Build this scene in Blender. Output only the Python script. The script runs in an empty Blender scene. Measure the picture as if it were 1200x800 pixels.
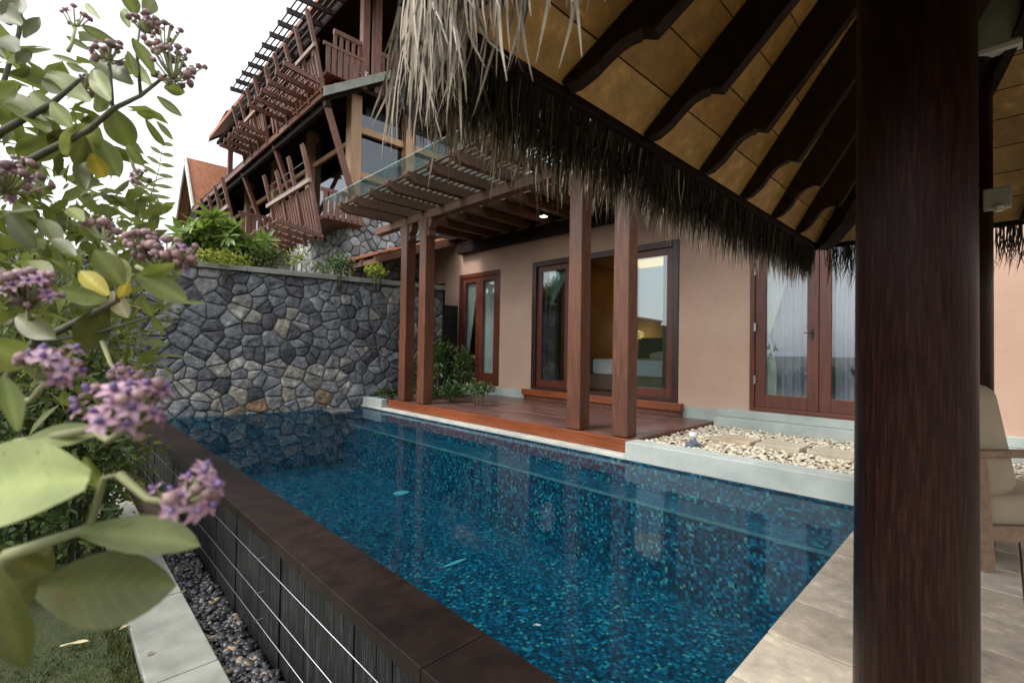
import bpy, math, random
import numpy as np
from mathutils import Vector, Matrix, noise
random.seed(7)
S = bpy.context.scene
COL = S.collection
V3 = Vector
# ------------------------------------------------------------------ camera (level with the two vanishing points of the pool)
H = 1.15
F = 558.0
dY = V3((-545, -1, -F)).normalized()
dX = V3((572, -19, -F)); dX = (dX - dY*dX.dot(dY)).normalized()
dZ = dX.cross(dY).normalized()
R = Matrix((dX, dY, dZ))            # world <- camera
CAM = V3((0, 0, H))
def ray(x, y):
    return R @ V3(((x-600)/F, -(y-400)/F, -1.0))
def at(x, y, d=None, X=None, Y=None, Z=None):
    r = ray(x, y)
    if d is None:
        if X is not None: d = X/r.x
        elif Y is not None: d = Y/r.y
        else: d = (Z-H)/r.z
    return CAM + r*d
# ------------------------------------------------------------------ mesh helpers
class MB:
    def __init__(s): s.v = []; s.f = []; s.c = None; s.sm = False
    def add(s, vs, fs):
        b = len(s.v); s.v += [tuple(p) for p in vs]; s.f += [tuple(i+b for i in f) for f in fs]; return b
    def box(s, x0, x1, y0, y1, z0, z1):
        s.add([(x0,y0,z0),(x1,y0,z0),(x1,y1,z0),(x0,y1,z0),(x0,y0,z1),(x1,y0,z1),(x1,y1,z1),(x0,y1,z1)],
              [(0,3,2,1),(4,5,6,7),(0,1,5,4),(1,2,6,5),(2,3,7,6),(3,0,4,7)]); return s
    def beam(s, p, q, w, h, up=(0,0,1), taper=1.0):
        p, q = V3(p), V3(q); d = (q-p).normalized(); up = V3(up)
        r = d.cross(up)
        if r.length < 1e-4: r = d.cross(V3((1,0,0)))
        r.normalize(); u = r.cross(d).normalized()
        vs = []
        for o, k in ((p,1.0),(q,taper)):
            for a, b in ((-1,-1),(1,-1),(1,1),(-1,1)): vs.append(o + r*(a*w/2*k) + u*(b*h/2*k))
        s.add(vs, [(0,3,2,1),(4,5,6,7),(0,1,5,4),(1,2,6,5),(2,3,7,6),(3,0,4,7)]); return s
    def tube(s, pts, rad, n=8, cap=True):
        pts = [V3(p) for p in pts]
        if not isinstance(rad, (list, tuple)): rad = [rad]*len(pts)
        rings = []; prev = None
        for i, p in enumerate(pts):
            d = (pts[min(i+1, len(pts)-1)] - pts[max(i-1, 0)]).normalized()
            a = V3((0,0,1)) if abs(d.z) < .95 else V3((1,0,0))
            if prev is not None: a = prev
            r = d.cross(a); 
            if r.length < 1e-5: r = d.cross(V3((1,0,0)))
            r.normalize(); u = r.cross(d); prev = u
            rings.append([p + (r*math.cos(t*2*math.pi/n) + u*math.sin(t*2*math.pi/n))*rad[i] for t in range(n)])
        vs = [q for g in rings for q in g]; fs = []
        for i in range(len(pts)-1):
            for t in range(n):
                a, b = i*n+t, i*n+(t+1)%n; fs.append((a, b, b+n, a+n))
        if cap: fs.append(tuple(range(n-1,-1,-1))); fs.append(tuple(range((len(pts)-1)*n, len(pts)*n)))
        s.add(vs, fs); return s
    def prism(s, prof, a, b, ax):
        """prof: list of (p,q); extruded from a to b along world axis ax ('x': p=y,q=z ; 'y': p=x,q=z ; 'z': p=x,q=y)"""
        n = len(prof)
        def pt(p, q, t): return {'x':(t,p,q),'y':(p,t,q),'z':(p,q,t)}[ax]
        vs = [pt(p,q,a) for p,q in prof] + [pt(p,q,b) for p,q in prof]
        fs = [tuple(range(n)), tuple(range(2*n-1, n-1, -1))] + [(i, i+n, (i+1)%n+n, (i+1)%n) for i in range(n)]
        s.add(vs, fs); return s
    def quad(s, *p): s.add(p, [tuple(range(len(p)))]); return s
    def slab(s, pts, off):
        """polygon thickened by vector off"""
        n = len(pts); off = V3(off); pts = [V3(p) for p in pts]
        s.add(pts + [p+off for p in pts], [tuple(range(n)), tuple(range(2*n-1,n-1,-1))] + [(i, i+n, (i+1)%n+n, (i+1)%n) for i in range(n)]); return s
    def ball(s, c, r, seg=8, rings=6, rot=None):
        c = V3(c); rr = V3(r) if hasattr(r, '__len__') else V3((r,r,r)); vs = []; fs = []
        def T(p):
            p = V3((p[0]*rr.x, p[1]*rr.y, p[2]*rr.z))
            if rot is not None: p = rot @ p
            return c + p
        vs.append(T((0,0,-1)))
        for i in range(1, rings):
            a = -math.pi/2 + math.pi*i/rings
            for j in range(seg):
                t = 2*math.pi*j/seg; vs.append(T((math.cos(a)*math.cos(t), math.cos(a)*math.sin(t), math.sin(a))))
        vs.append(T((0,0,1)))
        for j in range(seg): fs.append((0, 1+(j+1)%seg, 1+j))
        for i in range(rings-2):
            for j in range(seg):
                a, b = 1+i*seg+j, 1+i*seg+(j+1)%seg; fs.append((a, b, b+seg, a+seg))
        l = len(vs)-1; o = 1+(rings-2)*seg
        for j in range(seg): fs.append((l, o+j, o+(j+1)%seg))
        s.add(vs, fs); return s
    def build(s, name, m, parent=None, smooth=False, bevel=0, colors=None, blade=None):
        me = bpy.data.meshes.new(name)
        if parent is None:
            a = np.array(s.v); lo, hi = a.min(0), a.max(0); o = V3(((lo[0]+hi[0])/2, (lo[1]+hi[1])/2, lo[2]))
            me.from_pydata([tuple(V3(p)-o) for p in s.v], [], s.f)
        else:
            o = wloc(parent); me.from_pydata([tuple(V3(p)-o) for p in s.v], [], s.f)
        me.update()
        import bmesh
        b = bmesh.new(); b.from_mesh(me)
        if not smooth or smooth == 'n': bmesh.ops.recalc_face_normals(b, faces=b.faces)
        b.to_mesh(me); b.free()
        if smooth:
            me.polygons.foreach_set('use_smooth', [True]*len(me.polygons))
        if colors is not None:
            at_ = me.attributes.new('tone', 'FLOAT_COLOR', 'POINT')
            at_.data.foreach_set('color', [c for q in colors for c in q])
        if blade is not None:
            at_ = me.attributes.new('blade', 'FLOAT_COLOR', 'POINT'); at_.data.foreach_set('color', [c for q in blade for c in q])
        ob = bpy.data.objects.new(name, me); COL.objects.link(ob)
        if m: me.materials.append(m)
        if parent is not None:
            ob.parent = parent; ob.location = (0,0,0)
        else: ob.location = o
        if bevel:
            md = ob.modifiers.new('edge', 'BEVEL'); md.width = bevel; md.segments = 2; md.limit_method = 'ANGLE'; md.angle_limit = math.radians(40)
        return ob
def wloc(o):
    l = V3(o.location)
    while o.parent: o = o.parent; l += V3(o.location)
    return l
def tag(o, label, cat, group=None, kind=None):
    if label: o['label'] = label
    if cat: o['category'] = cat
    if group: o['group'] = group
    if kind: o['kind'] = kind
    return o
def struct(o): o['kind'] = 'structure'; return o
def stuff(o, label=None, cat=None): o['kind'] = 'stuff'; return tag(o, label, cat)
def thing(name, loc, label, cat, group=None):
    o = bpy.data.objects.new(name, None); COL.objects.link(o); o.location = loc; o.empty_display_size = .2
    return tag(o, label, cat, group)
# ------------------------------------------------------------------ materials
def srgb(r, g, b):
    f = lambda c: (c/255/12.92 if c/255 <= .04045 else ((c/255+.055)/1.055)**2.4)
    return (f(r), f(g), f(b))
def base(name):
    m = bpy.data.materials.new(name); m.use_nodes = True; nt = m.node_tree
    return m, nt, nt.nodes['Principled BSDF']
def N(nt, t, **kw):
    n = nt.nodes.new(t)
    for k, v in kw.items():
        if k.startswith('i_'):
            key = k[2:]; n.inputs[int(key) if key.isdigit() else key.replace('_', ' ')].default_value = v
        else: setattr(n, k, v)
    return n
def L(nt, a, b): nt.links.new(a, b)
def ramp(nt, fac, stops, interp='LINEAR'):
    r = nt.nodes.new('ShaderNodeValToRGB'); r.color_ramp.interpolation = interp
    e = r.color_ramp.elements
    while len(e) > 1: e.remove(e[-1])
    e[0].position, e[0].color = stops[0][0], (*stops[0][1], 1)
    for p, c in stops[1:]:
        q = e.new(p); q.color = (*c, 1)
    L(nt, fac, r.inputs[0]); return r.outputs[0]
def mat(name, c1, c2, scale=5, stretch=(1,1,1), rough=.6, bump=.2, bscale=None, detail=6, c3=None, spec=.5, rough2=None, dist=.01, big=.8, distort=0):
    m, nt, p = base(name)
    tc = N(nt, 'ShaderNodeTexCoord'); mp = N(nt, 'ShaderNodeMapping'); mp.inputs['Scale'].default_value = stretch
    L(nt, tc.outputs['Object'], mp.inputs[0])
    n = N(nt, 'ShaderNodeTexNoise', i_Scale=scale, i_Detail=detail, i_Roughness=.62, i_Distortion=distort); L(nt, mp.outputs[0], n.inputs['Vector'])
    st = [(.3, c1), (.7, c2)]
    if c3: st = [(.25, c1), (.52, c2), (.75, c3)]
    col = ramp(nt, n.outputs[0], st)
    if big:     # wear at a larger size
        n2 = N(nt, 'ShaderNodeTexNoise', i_Scale=big, i_Detail=3); L(nt, tc.outputs['Object'], n2.inputs['Vector'])
        mx = N(nt, 'ShaderNodeMix', data_type='RGBA', blend_type='MULTIPLY'); mx.inputs[0].default_value = 1
        L(nt, col, mx.inputs[6]); L(nt, ramp(nt, n2.outputs[0], [(.3, (.72,.72,.72)), (.65, (1.08,1.06,1.04))]), mx.inputs[7]); col = mx.outputs[2]
    L(nt, col, p.inputs['Base Color'])
    p.inputs['Roughness'].default_value = rough; p.inputs['Specular IOR Level'].default_value = spec
    if rough2 is not None:
        mr = N(nt, 'ShaderNodeMapRange', i_3=rough, i_4=rough2); L(nt, n.outputs[0], mr.inputs[0]); L(nt, mr.outputs[0], p.inputs['Roughness'])
    if bump:
        nb = N(nt, 'ShaderNodeTexNoise', i_Scale=bscale or scale*3, i_Detail=6); L(nt, mp.outputs[0], nb.inputs['Vector'])
        b = N(nt, 'ShaderNodeBump', i_Strength=bump, i_Distance=dist); L(nt, nb.outputs[0], b.inputs['Height']); L(nt, b.outputs[0], p.inputs['Normal'])
    return m
def leafmat(name, c1, c2, rough=.5, trans=.25, scale=6):
    m, nt, p = base(name)
    tc = N(nt, 'ShaderNodeTexCoord'); n = N(nt, 'ShaderNodeTexNoise', i_Scale=scale, i_Detail=4); L(nt, tc.outputs['Object'], n.inputs['Vector'])
    at_ = N(nt, 'ShaderNodeAttribute', attribute_name='tone')
    col = ramp(nt, n.outputs[0], [(.3, c1), (.7, c2)])
    mx = N(nt, 'ShaderNodeMix', data_type='RGBA', blend_type='MULTIPLY'); mx.inputs[0].default_value = 1
    # paler side veins along the blade, and small brown specks
    lu = N(nt, 'ShaderNodeAttribute', attribute_name='blade'); sp = N(nt, 'ShaderNodeSeparateColor'); L(nt, lu.outputs['Color'], sp.inputs[0])
    m1 = N(nt, 'ShaderNodeMath', operation='MULTIPLY_ADD'); m1.inputs[1].default_value = 8.0; L(nt, sp.outputs[0], m1.inputs[0])
    m0 = N(nt, 'ShaderNodeMath', operation='MULTIPLY'); m0.inputs[1].default_value = -1.9; L(nt, sp.outputs[1], m0.inputs[0]); L(nt, m0.outputs[0], m1.inputs[2])
    pp = N(nt, 'ShaderNodeMath', operation='PINGPONG'); pp.inputs[1].default_value = .5; L(nt, m1.outputs[0], pp.inputs[0])
    ve = N(nt, 'ShaderNodeMapRange', i_1=.0, i_2=.11, i_3=1.0, i_4=0.0); L(nt, pp.outputs[0], ve.inputs[0])
    vm = N(nt, 'ShaderNodeMath', operation='MULTIPLY'); L(nt, ve.outputs[0], vm.inputs[0]); L(nt, sp.outputs[2], vm.inputs[1])
    vx = N(nt, 'ShaderNodeMix', data_type='RGBA', blend_type='ADD'); L(nt, vm.outputs[0], vx.inputs[0]); L(nt, col, vx.inputs[6]); vx.inputs[7].default_value = (.02,.022,.010,1)
    ns = N(nt, 'ShaderNodeTexNoise', i_Scale=110, i_Detail=3); L(nt, tc.outputs['Object'], ns.inputs['Vector'])
    sk = N(nt, 'ShaderNodeMapRange', i_1=.66, i_2=.72, i_3=0.0, i_4=.75); L(nt, ns.outputs[0], sk.inputs[0])
    sm = N(nt, 'ShaderNodeMath', operation='MULTIPLY'); L(nt, sk.outputs[0], sm.inputs[0]); L(nt, sp.outputs[2], sm.inputs[1])
    sx = N(nt, 'ShaderNodeMix', data_type='RGBA'); L(nt, sm.outputs[0], sx.inputs[0]); L(nt, vx.outputs[2], sx.inputs[6]); sx.inputs[7].default_value = (.10,.06,.02,1); col = sx.outputs[2]
    L(nt, col, mx.inputs[6]); L(nt, at_.outputs['Color'], mx.inputs[7])
    L(nt, mx.outputs[2], p.inputs['Base Color']); p.inputs['Roughness'].default_value = rough
    t = N(nt, 'ShaderNodeBsdfTranslucent'); L(nt, mx.outputs[2], t.inputs[0])
    ms = N(nt, 'ShaderNodeMixShader'); ms.inputs[0].default_value = trans
    L(nt, p.outputs[0], ms.inputs[1]); L(nt, t.outputs[0], ms.inputs[2]); L(nt, ms.outputs[0], nt.nodes['Material Output'].inputs[0])
    return m
def schlick(nt, f0, k=1.0, normal=None, power=5):
    lw = N(nt, 'ShaderNodeLayerWeight', i_Blend=.5)
    if normal: L(nt, normal, lw.inputs['Normal'])
    pw = N(nt, 'ShaderNodeMath', operation='POWER'); pw.inputs[1].default_value = power; L(nt, lw.outputs['Facing'], pw.inputs[0])
    ma = N(nt, 'ShaderNodeMath', operation='MULTIPLY_ADD', use_clamp=True); ma.inputs[1].default_value = (1-f0)*min(1,k); ma.inputs[2].default_value = f0*k; L(nt, pw.outputs[0], ma.inputs[0])
    return ma.outputs[0]
def glass(name, tint=(.85,.95,.93), gloss=1.0, ior=1.5, rough=0.0, dirt=0.0, body=0.0):
    m, nt, p = base(name); nt.nodes.remove(p)
    tr = N(nt, 'ShaderNodeBsdfTransparent', i_Color=(*tint,1)); gl = N(nt, 'ShaderNodeBsdfGlossy', i_Roughness=rough, i_Color=(.95,.97,1,1))
    fac = schlick(nt, ((ior-1)/(ior+1))**2, gloss)
    x = N(nt, 'ShaderNodeMixShader'); L(nt, fac, x.inputs[0]); L(nt, tr.outputs[0], x.inputs[1]); L(nt, gl.outputs[0], x.inputs[2])
    out = x.outputs[0]
    if body:
        df = N(nt, 'ShaderNodeBsdfDiffuse', i_Color=(.50,.66,.64,1)); y = N(nt, 'ShaderNodeMixShader'); y.inputs[0].default_value = body
        L(nt, out, y.inputs[1]); L(nt, df.outputs[0], y.inputs[2]); out = y.outputs[0]
    L(nt, out, nt.nodes['Material Output'].inputs[0]); return m
def emit(name, col, s):
    m, nt, p = base(name); p.inputs['Base Color'].default_value = (*col,1); p.inputs['Emission Color'].default_value = (*col,1); p.inputs['Emission Strength'].default_value = s; return m
def flat(name, col, rough=.5, metal=0):
    m, nt, p = base(name); p.inputs['Base Color'].default_value = (*col,1); p.inputs['Roughness'].default_value = rough; p.inputs['Metallic'].default_value = metal; return m

M = {}
M['plaster'] = mat('pink plaster', (.49,.315,.24), (.55,.36,.28), 2.2, rough=.85, bump=.4, bscale=38, dist=.006, big=0, detail=12)
M['plinth'] = mat('grey painted concrete', (.36,.41,.39), (.46,.50,.48), 4, rough=.8, bump=.2, bscale=40, dist=.003, big=1.2)
M['coping'] = mat('pale concrete', (.42,.43,.39), (.60,.60,.54), 5, rough=.75, bump=.2, bscale=50, dist=.003, big=1.0)
M['path'] = mat('concrete path', (.20,.21,.185), (.29,.295,.255), 6, rough=.85, bump=.35, bscale=70, dist=.003, big=1.5)
M['column'] = mat('red brown timber', (.06,.020,.010), (.13,.045,.022), 6, (6,6,.5), rough=.5, bump=.35, bscale=14, dist=.004, c3=(.19,.078,.042), big=.9)
M['pergola'] = mat('weathered pergola timber', (.085,.035,.022), (.165,.075,.046), 5, (5,.6,5), rough=.65, bump=.25, bscale=16, dist=.003, c3=(.22,.115,.075))
M['deck'] = None
M['fascia'] = mat('oiled orange timber', (.15,.038,.014), (.28,.078,.027), 5, (8,.5,8), rough=.35, bump=.15, bscale=14, dist=.002)
M['door'] = mat('mahogany door', (.085,.022,.013), (.16,.046,.026), 5, (6,6,.5), rough=.35, bump=.12, bscale=14, dist=.002)
M['darkdoor'] = mat('dark mahogany frame', (.03,.011,.010), (.065,.022,.018), 5, (6,6,.5), rough=.35, bump=.1, bscale=14, dist=.002)
M['post'] = None
M['dark'] = mat('dark stained timber', (.008,.004,.003), (.022,.010,.008), 6, (3,3,3), rough=.72, spec=.2, bump=.15, dist=.003)
M['board'] = None
M['thatch_in'] = None
M['rafter'] = mat('dark brown rafter timber', (.016,.009,.0065), (.04,.022,.015), 6, (3,3,3), rough=.7, spec=.2, bump=.15, dist=.003)
M['metal'] = flat('brushed steel', (.32,.33,.34), .4, 1)
M['white'] = flat('white plastic', (.7,.7,.68), .4)
M['black'] = mat('black painted board', (.008,.009,.011), (.02,.02,.024), 8, rough=.5, bump=.1)
M['balcony'] = mat('balcony timber', (.09,.033,.020), (.165,.066,.042), 5, (4,4,.8), rough=.6, bump=.2, bscale=12, dist=.004, c3=(.21,.115,.085))
M['balcdark'] = mat('balcony lattice timber', (.028,.016,.014), (.065,.036,.03), 5, (4,4,4), rough=.6, bump=.2, dist=.004)
M['tanpost'] = mat('tan timber', (.36,.20,.11), (.50,.30,.17), 4, (5,5,.5), rough=.6, bump=.2, bscale=14, dist=.003)
M['rail'] = mat('weathered pale rail', (.24,.17,.14), (.36,.27,.23), 6, rough=.7, bump=.2)
M['tile'] = mat('terracotta roof tiles', (.25,.08,.04), (.42,.16,.08), 9, rough=.8, bump=.3, c3=(.36,.2,.13), big=1)
M['barge'] = mat('white barge board', (.6,.6,.58), (.75,.75,.72), 6, rough=.7, bump=.1)
M['soil'] = mat('dark soil', (.03,.022,.014), (.07,.05,.03), 12, rough=.95, bump=.8, bscale=40, dist=.02)
M['ground'] = mat('rough grass ground', (.03,.04,.012), (.07,.075,.025), 3, rough=.95, bump=.6, bscale=40, dist=.02, c3=(.09,.08,.04))
M['lawn'] = mat('mossy soil under grass', (.013,.020,.004), (.03,.042,.008), 9, rough=.95, bump=.9, bscale=60, dist=.02, c3=(.05,.042,.018))
M['room'] = mat('tan room wall', (.20,.13,.075), (.25,.165,.10), 3, rough=.8, bump=0)
M['roomfloor'] = mat('dark timber floor', (.06,.03,.02), (.1,.05,.03), 4, (1,6,1), rough=.4, bump=0)
M['sheet'] = mat('white bed linen', (.78,.79,.84), (.84,.85,.88), 3, rough=.8, bump=.3, bscale=8, dist=.02)
M['curtain'] = mat('pale curtain', (.74,.72,.68), (.82,.80,.77), 3, rough=.9, bump=.1)
M['lilac'] = mat('sheer lilac curtain', (.36,.31,.40), (.46,.40,.49), 3, rough=.9, bump=.1)
M['cushion'] = mat('beige cushion', (.36,.29,.20), (.46,.38,.27), 4, rough=.8, bump=.25, bscale=200, dist=.002)
M['teak'] = mat('pale teak', (.20,.12,.075), (.33,.21,.14), 5, (5,5,5), rough=.6, bump=.2, dist=.003)
M['stem'] = mat('shrub stem', (.05,.05,.03), (.13,.12,.08), 12, rough=.8, bump=.3)
M['stemgreen'] = mat('green stalk', (.20,.22,.10), (.30,.30,.15), 12, rough=.7, bump=.1)
M['leaf'] = leafmat('grey green leaf', (.115,.145,.024), (.215,.235,.06), .5, .42, 14)
M['leafpale'] = leafmat('pale green leaf', (.15,.19,.055), (.27,.30,.115), .5, .25, 14)
M['leafdark'] = leafmat('dark olive leaf', (.05,.06,.012), (.095,.10,.025), .45, .25, 14)
M['leafyellow'] = leafmat('yellow leaf', (.42,.33,.03), (.55,.46,.09), .5, .35, 20)
M['leafdry'] = leafmat('dry curled leaf', (.42,.38,.25), (.58,.52,.36), .7, .2, 20)
M['lime'] = leafmat('bright green leaf', (.10,.16,.025), (.20,.27,.06), .4, .35)
M['limey'] = leafmat('yellow green leaf', (.22,.28,.03), (.38,.40,.05), .45, .35)
M['bush'] = leafmat('garden green leaf', (.035,.075,.015), (.085,.14,.03), .45, .3)
M['bushmid'] = leafmat('mid green leaf', (.07,.10,.03), (.15,.18,.06), .5, .3)
M['petal'] = leafmat('pink lilac petal', (.32,.17,.24), (.47,.30,.37), .5, .2, 40)
M['purple'] = leafmat('purple flower crown', (.12,.075,.22), (.22,.15,.33), .5, .15, 40)
M['bud'] = leafmat('dusky pink bud', (.20,.11,.12), (.34,.22,.21), .6, .1, 40)
# ---- mosaic
m, nt, p = base('blue mosaic tiles')
tc = N(nt, 'ShaderNodeTexCoord'); sc = N(nt, 'ShaderNodeVectorMath', operation='SCALE'); sc.inputs['Scale'].default_value = 1/.024
L(nt, tc.outputs['Object'], sc.inputs[0])
of = N(nt, 'ShaderNodeVectorMath', operation='ADD'); of.inputs[1].default_value = (.37,.41,.43); L(nt, sc.outputs[0], of.inputs[0])
fl = N(nt, 'ShaderNodeVectorMath', operation='FLOOR'); L(nt, of.outputs[0], fl.inputs[0])
wn = N(nt, 'ShaderNodeTexWhiteNoise', noise_dimensions='3D'); L(nt, fl.outputs[0], wn.inputs[0])
nb = N(nt, 'ShaderNodeTexNoise', i_Scale=.35, i_Detail=4); L(nt, fl.outputs[0], nb.inputs['Vector'])
ad = N(nt, 'ShaderNodeMath', operation='MULTIPLY_ADD'); ad.inputs[1].default_value = .55; L(nt, nb.outputs[0], ad.inputs[0])
su = N(nt, 'ShaderNodeMath', operation='SUBTRACT'); su.inputs[1].default_value = .27; L(nt, wn.outputs[0], su.inputs[0]); L(nt, su.outputs[0], ad.inputs[2])
col = ramp(nt, ad.outputs[0], [(0,(.0008,.013,.025)),(.22,(.001,.024,.045)),(.42,(.0014,.041,.072)),(.62,(.002,.062,.102)),(.75,(.0014,.031,.053)),(.83,(.003,.095,.142)),(.95,(.010,.15,.185)),(.99,(.07,.19,.16))], 'CONSTANT')
frn = N(nt, 'ShaderNodeVectorMath', operation='FRACTION'); L(nt, of.outputs[0], frn.inputs[0])
L(nt, col, p.inputs['Base Color']); p.inputs['Roughness'].default_value = .35
M['mosaic'] = m
# ---- water
m, nt, p = base('pool water'); nt.nodes.remove(p)
tc = N(nt, 'ShaderNodeTexCoord'); n1 = N(nt, 'ShaderNodeTexNoise', i_Scale=2.2, i_Detail=3, i_Roughness=.5); L(nt, tc.outputs['Object'], n1.inputs['Vector'])
bp = N(nt, 'ShaderNodeBump', i_Strength=.10, i_Distance=.03); L(nt, n1.outputs[0], bp.inputs['Height'])
tr = N(nt, 'ShaderNodeBsdfTransparent', i_Color=(.62,.93,1,1)); gl = N(nt, 'ShaderNodeBsdfGlossy', i_Roughness=.0, i_Color=(.80,.86,.96,1)); L(nt, bp.outputs[0], gl.inputs['Normal'])
x = N(nt, 'ShaderNodeMixShader'); L(nt, schlick(nt, .04, .55, bp.outputs[0], 5), x.inputs[0]); L(nt, tr.outputs[0], x.inputs[1]); L(nt, gl.outputs[0], x.inputs[2]); L(nt, x.outputs[0], nt.nodes['Material Output'].inputs[0])
M['water'] = m
M['slate'] = mat('black slate wall tiles', (.004,.004,.0045), (.011,.011,.012), 9, (4,9,.35), rough=.5, bump=.35, bscale=20, dist=.006, c3=(.075,.078,.08), big=2.2, spec=.3)
M['blackstone'] = mat('dark brown stone coping', (.010,.006,.005), (.024,.014,.011), 7, spec=.22, rough=.3, bump=.15, bscale=90, dist=.002, big=1.6, rough2=.5)
M['pebble'] = None
def tonemat(name, ramp_stops, rough=.6, bump=.3, bscale=12, dist=.006, mott=.5, mscale=9):
    """colour from the piece's own random tone (attribute r), mottled by noise"""
    m, nt, p = base(name)
    a = N(nt, 'ShaderNodeAttribute', attribute_name='tone'); sp = N(nt, 'ShaderNodeSeparateColor'); L(nt, a.outputs['Color'], sp.inputs[0])
    col = ramp(nt, sp.outputs[0], ramp_stops)
    tc = N(nt, 'ShaderNodeTexCoord'); n = N(nt, 'ShaderNodeTexNoise', i_Scale=mscale, i_Detail=8, i_Roughness=.65); L(nt, tc.outputs['Object'], n.inputs['Vector'])
    mx = N(nt, 'ShaderNodeMix', data_type='RGBA', blend_type='MULTIPLY'); mx.inputs[0].default_value = mott
    L(nt, col, mx.inputs[6]); L(nt, ramp(nt, n.outputs[0], [(.32,(.22,.22,.24)),(.45,(.8,.8,.82)),(.55,(1.05,1.05,1.05)),(.68,(2.1,2.05,2.0))]), mx.inputs[7])
    L(nt, mx.outputs[2], p.inputs['Base Color']); p.inputs['Roughness'].default_value = rough
    nb = N(nt, 'ShaderNodeTexNoise', i_Scale=bscale, i_Detail=8); L(nt, tc.outputs['Object'], nb.inputs['Vector'])
    b = N(nt, 'ShaderNodeBump', i_Strength=bump, i_Distance=dist); L(nt, nb.outputs[0], b.inputs['Height']); L(nt, b.outputs[0], p.inputs['Normal'])
    return m
M['stone'] = tonemat('rubble stone', [(0,(.055,.055,.06)),(.2,(.105,.107,.118)),(.34,(.155,.163,.18)),(.5,(.21,.215,.22)),(.62,(.235,.22,.195)),(.75,(.31,.305,.285)),(.9,(.29,.26,.215)),(.96,(.24,.18,.12)),(1,(.24,.14,.08))], .75, 1.0, 11, .05, .9, 7)
M['stonepale'] = tonemat('pale rubble stone', [(0,(.14,.145,.15)),(.4,(.26,.27,.28)),(.75,(.38,.39,.39)),(1,(.48,.48,.45))], .8, .8, 12, .03, .7, 7)
M['whitepeb'] = tonemat('white pebbles', [(0,(.34,.28,.19)),(.3,(.51,.455,.345)),(1,(.67,.62,.51))], .6, .1, 20, .003, .3)
M['darkpeb'] = tonemat('dark river pebbles', [(0,(.012,.013,.016)),(.6,(.04,.04,.046)),(.88,(.09,.09,.095)),(.95,(.2,.17,.13)),(1,(.3,.22,.15))], .35, .1, 20, .003, .3)
M['paver'] = tonemat('sandstone pavers', [(0,(.42,.35,.27)),(.5,(.53,.45,.35)),(1,(.62,.55,.44))], .75, .5, 60, .004, .4, 11)
M['deck'] = tonemat('red brown deck planks', [(0,(.085,.042,.036)),(.5,(.125,.063,.053)),(1,(.17,.09,.076))], .30, .12, 20, .002, .5, 6)
M['board'] = tonemat('honey ceiling boards', [(0,(.38,.205,.065)),(.5,(.46,.265,.088)),(1,(.54,.325,.12))], .55, .2, 30, .003, .4, 14)
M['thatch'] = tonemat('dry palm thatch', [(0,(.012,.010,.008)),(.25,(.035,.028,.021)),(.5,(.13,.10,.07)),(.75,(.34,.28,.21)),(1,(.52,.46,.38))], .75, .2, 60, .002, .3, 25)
# ---- polished post
m, nt, p = base('polished dark post')
tc = N(nt, 'ShaderNodeTexCoord'); mp = N(nt, 'ShaderNodeMapping'); mp.inputs['Scale'].default_value = (11,11,.7); L(nt, tc.outputs['Object'], mp.inputs[0])
n = N(nt, 'ShaderNodeTexNoise', i_Scale=14, i_Detail=8, i_Roughness=.7); L(nt, mp.outputs[0], n.inputs['Vector'])
col = ramp(nt, n.outputs[0], [(.32,(.007,.003,.003)),(.5,(.020,.0075,.0065)),(.66,(.046,.018,.014)),(.78,(.12,.06,.042))]); L(nt, col, p.inputs['Base Color'])
p.inputs['Roughness'].default_value = .36; p.inputs['Specular IOR Level'].default_value = .12; b = N(nt, 'ShaderNodeBump', i_Strength=.5, i_Distance=.004); L(nt, n.outputs[0], b.inputs['Height']); L(nt, b.outputs[0], p.inputs['Normal'])
M['post'] = m
M['pane'] = glass('door glass', (.86,.92,.92), 1.9, 1.55)
M['canopyglass'] = glass('green canopy glass', (.84,.95,.93), 1.2, 1.5, 0, 0, .12)
M['darkglass'] = glass('blue window glass', (.30,.36,.45), 1.9, 1.55)
# ================================================================== GROUND, POOL, PAVING
PX0, PX1, PY0 = 1.297, 4.38, .64        # pool inside: x (infinity edge .. facade edge), y near edge
WA, WB = V3((1.41, 9.10, 0)), V3((4.02, 8.70, 0))   # foot of the stone wall at the water
def wall_y(x): return WA.y + (x-WA.x)*(WB.y-WA.y)/(WB.x-WA.x)
b = MB()                                   # one ground sheet to the horizon, sloping away beyond the garden
b.quad((-600,-600,-1.3),(600,-600,-1.3),(600,600,-1.3),(-600,600,-1.3)); struct(b.build('ground', M['ground']))
# lawn bank beside the pool
b = MB(); n = 60; x0, x1, y0, y1 = -4.0, .40, -1.0, 9.6
for j in range(n+1):
    for i in range(n+1):
        x = x0+(x1-x0)*i/n; y = y0+(y1-y0)*j/n
        z = -.66 + .05*noise.noise((x*1.3,y*1.3,0)) + .015*noise.noise((x*7,y*7,3)) - (.25*max(0,-x-1.5) if x < -1.5 else 0)
        if i == n: z = -.66
        b.v.append((x,y,z))
for j in range(n):
    for i in range(n): a = j*(n+1)+i; b.f.append((a,a+1,a+n+2,a+n+1))
lawn = struct(b.build('lawn', M['lawn'], smooth=True))
def lawn_z(x, y): return -.66 + .05*noise.noise((x*1.3,y*1.3,0)) + .015*noise.noise((x*7,y*7,3)) - (.25*max(0,-x-1.5) if x < -1.5 else 0)
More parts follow.
